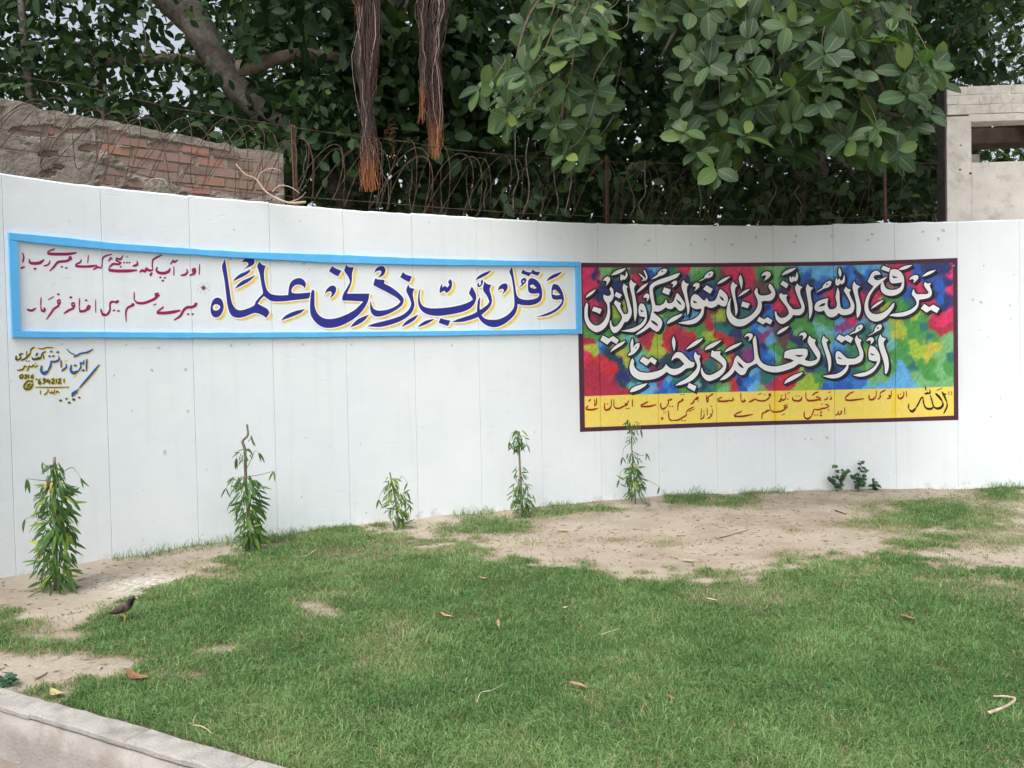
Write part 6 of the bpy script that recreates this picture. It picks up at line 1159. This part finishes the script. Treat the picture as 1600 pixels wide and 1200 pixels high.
sapling('lopped sapling with a long bare crooked top above a leafy lower half', (390, 860), [(388, 800), (384, 750), (383, 705), (379, 690), (387, 680), (386, 663)], [(700, 722, 10, 14, 7, .07), (742, 790, 20, 28, 46, .11), (785, 852, 24, 22, 66, .11)], 2, [[(384, 735), (395, 712), (398, 704), (404, 707)], [(386, 745), (405, 742), (428, 736)], [(384, 770), (398, 760), (401, 750)], [(380, 702), (371, 706), (370, 715)], [(386, 760), (362, 748), (354, 762)], [(388, 690), (392, 684), (392, 680)]], .05, (), .015)
sapling('shortest lopped sapling, with lime green upper leaves, in the middle of the wall', (622, 826), [(620, 795), (616, 770), (612, 752), (609, 738)], [(746, 775, 9, 13, 26, .075), (770, 825, 22, 18, 52, .085)], 3, [[(612, 768), (625, 748), (628, 744), (637, 754)], [(614, 785), (598, 768), (592, 780)], [(618, 800), (628, 782), (634, 779), (641, 790)]], .40, (), .012)
sapling('thin lopped sapling, bare grey stem in the middle, just left of the colourful mural', (816, 806), [(815, 780), (813, 745), (811, 700), (809, 674)], [(672, 700, 10, 12, 26, .085), (728, 760, 7, 15, 12, .07), (755, 800, 17, 20, 50, .09)], 4, [[(810, 680), (800, 676), (796, 690)], [(811, 682), (820, 682), (823, 694)]], .08, (), .015)
sapling('spindly lopped sapling reaching up over the bottom border of the colourful mural', (993, 788), [(992, 760), (989, 725), (987, 695), (988, 664)], [(658, 690, 9, 9, 26, .06), (708, 735, 13, 15, 22, .07), (730, 775, 16, 20, 56, .09)], 5, [[(987, 690), (975, 700), (973, 714)], [(988, 705), (1003, 712), (1010, 708)], [(990, 740), (1005, 748), (1012, 750), (1030, 760)], [(988, 735), (972, 735), (968, 748)], [(988, 672), (984, 660), (981, 655)], [(989, 670), (999, 664), (1001, 670)]], .08, (), .009)
# small weeds with round leaves
WP = sap_proto('weed_leaf', ((.85, .1), (.75, .2)))
def weed(label, bx, by, stems, seed):
    R = np.random.default_rng(seed); B = on_ground(bx, by); yw = float(np.interp(B.x, _xy[:, 0], _xy[:, 1]))-.07; B = Vector((B.x*min(1, yw/B.y), min(B.y, yw), 0)); Y = B.y; t = empty('broad_leaf_weed', tuple(B), label, 'weed', 'broad leaved weeds at the wall foot'); inv = world_matrix(t).inverted()
    for st_ in stems:
        Q = catmull([B]+[at(x, y, Y-.01) for x, y in st_], 4); Bag().tube(Q, .0022, 4, True).obj('stem', M['twig'], t); n = 6+len(st_)*2
        for i in range(n):
            q = Q[int((.25+.75*i/(n-1))*(len(Q)-1))]; a = R.random()*6.28; place_leaf(WP[i % 2], q, (math.cos(a), -.4, .1+R.normal()*.3), (R.normal()*.4, -.8, .8), .042+.024*R.random(), t, inv)
weed('left of two small dark leaved weeds growing at the wall foot below the mural', 1308, 762, [[(1305, 745), (1306, 727)], [(1313, 745), (1322, 734)], [(1300, 752), (1299, 747)], [(1311, 752), (1315, 744)]], 1)
weed('right of two small dark leaved weeds, with the taller stem, below the mural', 1342, 762, [[(1342, 745), (1346, 730), (1344, 723)], [(1337, 750), (1332, 742)], [(1347, 750), (1350, 738)], [(1341, 752), (1341, 744)]], 2)
weed('tiniest weed seedling at the wall foot right of the two larger weeds', 1366, 766, [[(1364, 758), (1363, 753)], [(1368, 760), (1370, 756)]], 3)

# ---------------------------------------------------------------- myna on the grass
def bird():
    base = on_ground(193, 974); base.z = float(ground_z(np.array([base.x]), np.array([base.y]))[0]); t = empty('myna_bird', tuple(base), 'small dark brown bird with black head and yellow legs standing on the lawn', 'bird')
    S_ = 1.0; f = Vector((.93, -.18, 0)).normalized(); sd_ = Vector((-f.y, f.x, 0)); up = Vector((0, 0, 1))
    def W(a, b, c): return base+(f*a+sd_*b+up*c)*S_
    # rings along the spine: (forward, height, half width, half depth, tilt)
    rings = [(-.078, .070, .004, .004), (-.062, .076, .014, .011), (-.040, .084, .024, .021), (-.012, .092, .031, .029), (.014, .101, .033, .032), (.036, .115, .029, .028), (.050, .132, .021, .020), (.058, .147, .0175, .017), (.067, .158, .0175, .016), (.077, .162, .0135, .013), (.086, .1615, .006, .006)]
    n = 14; V = []; col = []
    for i, (a, c, hw, hd) in enumerate(rings):
        a0, c0 = rings[max(i-1, 0)][:2]; a1, c1 = rings[min(i+1, len(rings)-1)][:2]; tx, tz = a1-a0, c1-c0; l = math.hypot(tx, tz); tx /= l; tz /= l
        for k in range(n):
            an = 2*math.pi*k/n; q = math.sin(an)*hd; V.append(tuple(W(a-tz*q, math.cos(an)*hw, c+tx*q))); head = i >= 6
            belly = -math.sin(an); col.append((.014, .012, .012, 1) if head else tuple(np.array([.095, .068, .052])*(1-max(0, belly)*.0)+np.array([.16, .14, .125])*max(0, belly)*(1 if i < 5 else .3))+(1,))
    F = [(i*n+k, i*n+(k+1) % n, (i+1)*n+(k+1) % n, (i+1)*n+k) for i in range(len(rings)-1) for k in range(n)]
    me = mesh_np('body', V, np.array(F), True); set_attr(me, 'paint', col, 'COLOR'); M['plumage'] = attr_paint('brown_black_plumage', 'paint', .65, .3, 120); o = link('body', me, M['plumage'], t); md = o.modifiers.new('s', 'SUBSURF'); md.levels = md.render_levels = 1
    M['wing'] = noisy('dark_wing_feather', (.040, .028, .023, 1), (.075, .055, .043, 1), 60, .6, .3, 200); M['yellow_horn'] = noisy('yellow_horn_skin', (.50, .36, .06, 1), (.62, .47, .10, 1), 40, .5, 0); M['black_gloss'] = noisy('black_eye', (.005, .005, .005, 1), (.01, .01, .01, 1), 10, .2, 0)
    for s_ in (-1, 1):
        b = Bag(); rows = [(.030, .112, .0275, .014), (.008, .100, .0345, .024), (-.022, .089, .032, .022), (-.052, .078, .022, .014), (-.084, .067, .010, .004)]; v = []
        for a, c, w, hh in rows:
            for dz, dw in ((hh*.75, -.007), (hh*.25, .0028), (-hh*.5, .0022), (-hh, -.004)): v.append(W(a, s_*(w+dw), c+dz))
        b.add(v, [(i*4+j, i*4+j+1, i*4+j+5, i*4+j+4) for i in range(4) for j in range(3)]); o = b.obj('wing', M['wing'], t, True); md = o.modifiers.new('th', 'SOLIDIFY'); md.thickness = .003
        # leg: thigh hidden in feathers, shank, three toes forward and one back
        lx, ly = (.004 if s_ > 0 else .016), s_*.014; leg = Bag(); leg.tube([W(lx-.004, ly, .068), W(lx+.006, ly, .045), W(lx-.001, ly, .022), W(lx+.001, ly, .004)], [.0045, .0032, .0022, .0024], 6)
        o = leg.obj('leg', M['yellow_horn'], t, True)
        for ta in (-.5, 0, .5, 3.14): Bag().tube([W(lx+.001, ly, .004), W(lx+.001+math.cos(ta)*.013, ly+math.sin(ta)*.013, .0045), W(lx+.001+math.cos(ta)*.022, ly+math.sin(ta)*.022, .001)], [.0020, .0017, .0008], 5).obj('toe', M['yellow_horn'], o)
        b = Bag(); c0 = (.0715, s_*.0150, .1610); nn = 8; b.v = [tuple(W(c0[0]+math.cos(2*math.pi*k/nn)*.0045-.002, c0[1]+s_*.0008, c0[2]+math.sin(2*math.pi*k/nn)*.0028)) for k in range(nn)]+[tuple(W(c0[0]-.002, c0[1]+s_*.0022, c0[2]))]; b.t = [(k, (k+1) % nn, nn) for k in range(nn)]; b.obj('eye_patch', M['yellow_horn'], t)
        b = Bag(); b.tube([W(.0715, s_*.0150, .1618), W(.0715, s_*.0182, .1618)], .0018, 8); b.obj('eye', M['black_gloss'], t)
    b = Bag(); b.tube([W(.083, 0, .1615), W(.094, 0, .1605), W(.104, 0, .1575)], [.0048, .0034, .0007], 8); b.obj('beak', M['yellow_horn'], t, True)
    b = Bag(); v = []
    for a, w, c in ((-.060, .010, .077), (-.095, .012, .062), (-.128, .015, .047)):
        for q, dz in ((-1, -.001), (0, .003), (1, -.001)): v.append(W(a, q*w, c+dz))
    b.add(v, [(i*3+j, i*3+j+1, i*3+j+4, i*3+j+3) for i in range(2) for j in range(2)]); o = b.obj('tail', M['wing'], t, True); md = o.modifiers.new('th', 'SOLIDIFY'); md.thickness = .003
bird()

# ---------------------------------------------------------------- fallen leaves, twig, scraps
FL = {'tan': noisy('dry_tan_leaf', (.34, .21, .11, 1), (.47, .31, .17, 1), 30, .75, .3, 80), 'pale': noisy('dry_pale_leaf', (.52, .40, .27, 1), (.68, .55, .40, 1), 30, .75, .3, 80), 'brown': noisy('dry_red_brown_leaf', (.20, .085, .05, 1), (.34, .16, .09, 1), 30, .7, .3, 80), 'yel': noisy('dry_yellow_leaf', (.40, .34, .13, 1), (.50, .43, .2, 1), 30, .7, .2, 80)}
def dry_leaf(x, y, L, ang, mat, label, curl=.25, lift=.02, w=.45, tilt=0.0):
    P = on_ground(x, y); P.z = float(ground_z(np.array([P.x]), np.array([P.y]))[0])+lift; V, F, U = leaf_tpl(w, 5, .16, 0); V = V.copy(); V[:, 2] += curl*(V[:, 1]-.5)**2*1.6+np.sin(V[:, 1]*9+x)*.02; V[:, 1] -= .5
    o = link('fallen_leaf', mesh_np('fallen_leaf', V*L, F, True), FL[mat]); o.location = P; o.rotation_euler = (tilt, tilt*.4, ang); tag(o, label, 'leaf', 'dry leaves fallen on the ground')
for a in ((1110, 945, .105, 1.65, 'pale', 'pale beige curled dry leaf lying on the upper right of the lawn', .3, .035, .45, .25), (903, 1084, .095, 1.5, 'tan', 'tan dry leaf lying flat in the lower middle of the lawn', .1, .04, .50, .30), (213, 1070, .14, 1.3, 'brown', 'large reddish brown curled leaf on the lawn near the kerb', .5, .03, .45, .2),
          (880, 958, .09, 2.3, 'pale', 'narrow pale rolled leaf on the lawn below the bare patch', .2, .03, .25, .2), (697, 971, .09, 1.2, 'tan', 'small tan leaf on the lawn right of the worn patch', .3, .03, .4, .2), (779, 983, .06, .2, 'tan', 'tiny tan leaf standing up in the middle of the lawn', .2, .03, .4, .5),
          (578, 846, .10, 2.4, 'tan', 'tan folded leaf on the grass left of the shortest sapling', .3, .03, .4, .3), (880, 832, .12, 1.3, 'yel', 'yellowish leaf on the earth right of the thin sapling', .2, .015, .4, .0), (1417, 975, .09, 1.0, 'brown', 'reddish brown leaf sunk in the grass at the right side', .3, .03, .5, .2),
          (755, 912, .06, 1.4, 'tan', 'small pale tan fragment at the upper middle of the lawn', .2, .03, .5, .1), (88, 1090, .09, 1.1, 'yel', 'crumpled yellowish leaf beside the kerb at the left', .6, .012, .5, .1), (1076, 878, .11, 1.4, 'yel', 'yellow green leaf at the lower edge of the bare earth', .2, .012, .35, .0), (1047, 1102, .05, .9, 'brown', 'tiny reddish leaf near the bottom right of the lawn', .3, .03, .5, .3)):
    dry_leaf(*a)
def ground_tube(name, px, r, mat, label, cat, lift=.03):
    P = []
    for x, y in px: q = on_ground(x, y); q.z = float(ground_z(np.array([q.x]), np.array([q.y]))[0])+lift; P.append(q)
    Q = catmull(P, 5); o = Bag().tube(Q, [r*(1-.45*i/len(Q)) for i in range(len(Q))], 7, True, .25, 4).obj(name, mat, None, True); return tag(o, label, cat)
ground_tube('curved_twig', [(1545, 1129), (1562, 1123), (1578, 1115), (1586, 1106), (1572, 1102), (1552, 1102)], .0075, M['dry_wood'], 'pale hooked dry twig lying on the grass at the lower right', 'twig')
ground_tube('grass_stalk', [(940, 1000), (955, 996), (968, 992)], .003, M['dry_wood'], 'thin pale dry stalk in the centre right of the lawn', 'stalk')
ground_tube('grass_stalk', [(745, 1108), (752, 1094), (768, 1090), (790, 1078)], .003, M['dry_wood'], 'thin pale bent stalk in the lower centre of the lawn', 'stalk')
ground_tube('grass_stalk', [(303, 1147), (318, 1150), (332, 1160)], .003, M['dry_wood'], 'thin pale stalk on the lawn beside the kerb end', 'stalk')
ground_tube('fallen_stick', [(57, 1062), (65, 1058), (74, 1052)], .005, M['twig'], 'short brown stick on the bare earth above the kerb', 'stick', .008)
ground_tube('fallen_stick', [(1124, 841), (1138, 838), (1170, 828)], .004, M['twig'], 'thin brown stick on the bare earth below the mural', 'stick', .006)
ground_tube('fallen_stick', [(1305, 797), (1322, 803)], .007, M['twig'], 'short dark stick on the earth below the small weeds', 'stick', .008)
ground_tube('fallen_stick', [(468, 873), (480, 871), (494, 862)], .006, M['dry_wood'], 'pale stick half buried in grass below the crooked sapling', 'stick', .015)
# dry sprig at the left edge above the kerb, paper scraps on the road
t = empty('dry_sprig', tuple(on_ground(4, 1072)), 'small grey green dried sprig on the earth at the left edge above the kerb', 'sprig'); inv = world_matrix(t).inverted(); B = on_ground(-4, 1074)
Bag().tube([B, B+Vector((.05, .02, .03)), B+Vector((.09, .03, .02))], .003, 5).obj('stem', M['twig'], t)
for k in range(12): place_leaf(WP[k % 2], B+Vector((.01+.006*k, .01*(k % 3), .012+.012*(k % 4))), (math.cos(k*2.1), math.sin(k*2.1), .3), (.2, -.5, .8), .045, t, inv)
M['scrap'] = noisy('white_paper_scrap', (.60, .58, .54, 1), (.74, .72, .68, 1), 30, .8, .3)
for x, y, r, lab in ((38, 1191, .045, 'crumpled white scrap on the dusty path below the kerb'), (53, 1195, .025, 'smaller white scrap beside the crumpled one below the kerb')):
    P = on_ground(x, y, -KH); b = Bag(); R = random.Random(x); n = 7; b.v = [tuple(P+Vector((math.cos(k*.9)*r*(.6+.5*R.random()), math.sin(k*.9)*r*.6, .004+.012*R.random()))) for k in range(n)]+[tuple(P+Vector((0, 0, .022)))]; b.t = [(k, (k+1) % n, n) for k in range(n)]; o = b.obj('paper_scrap', M['scrap']); tag(o, lab, 'litter')
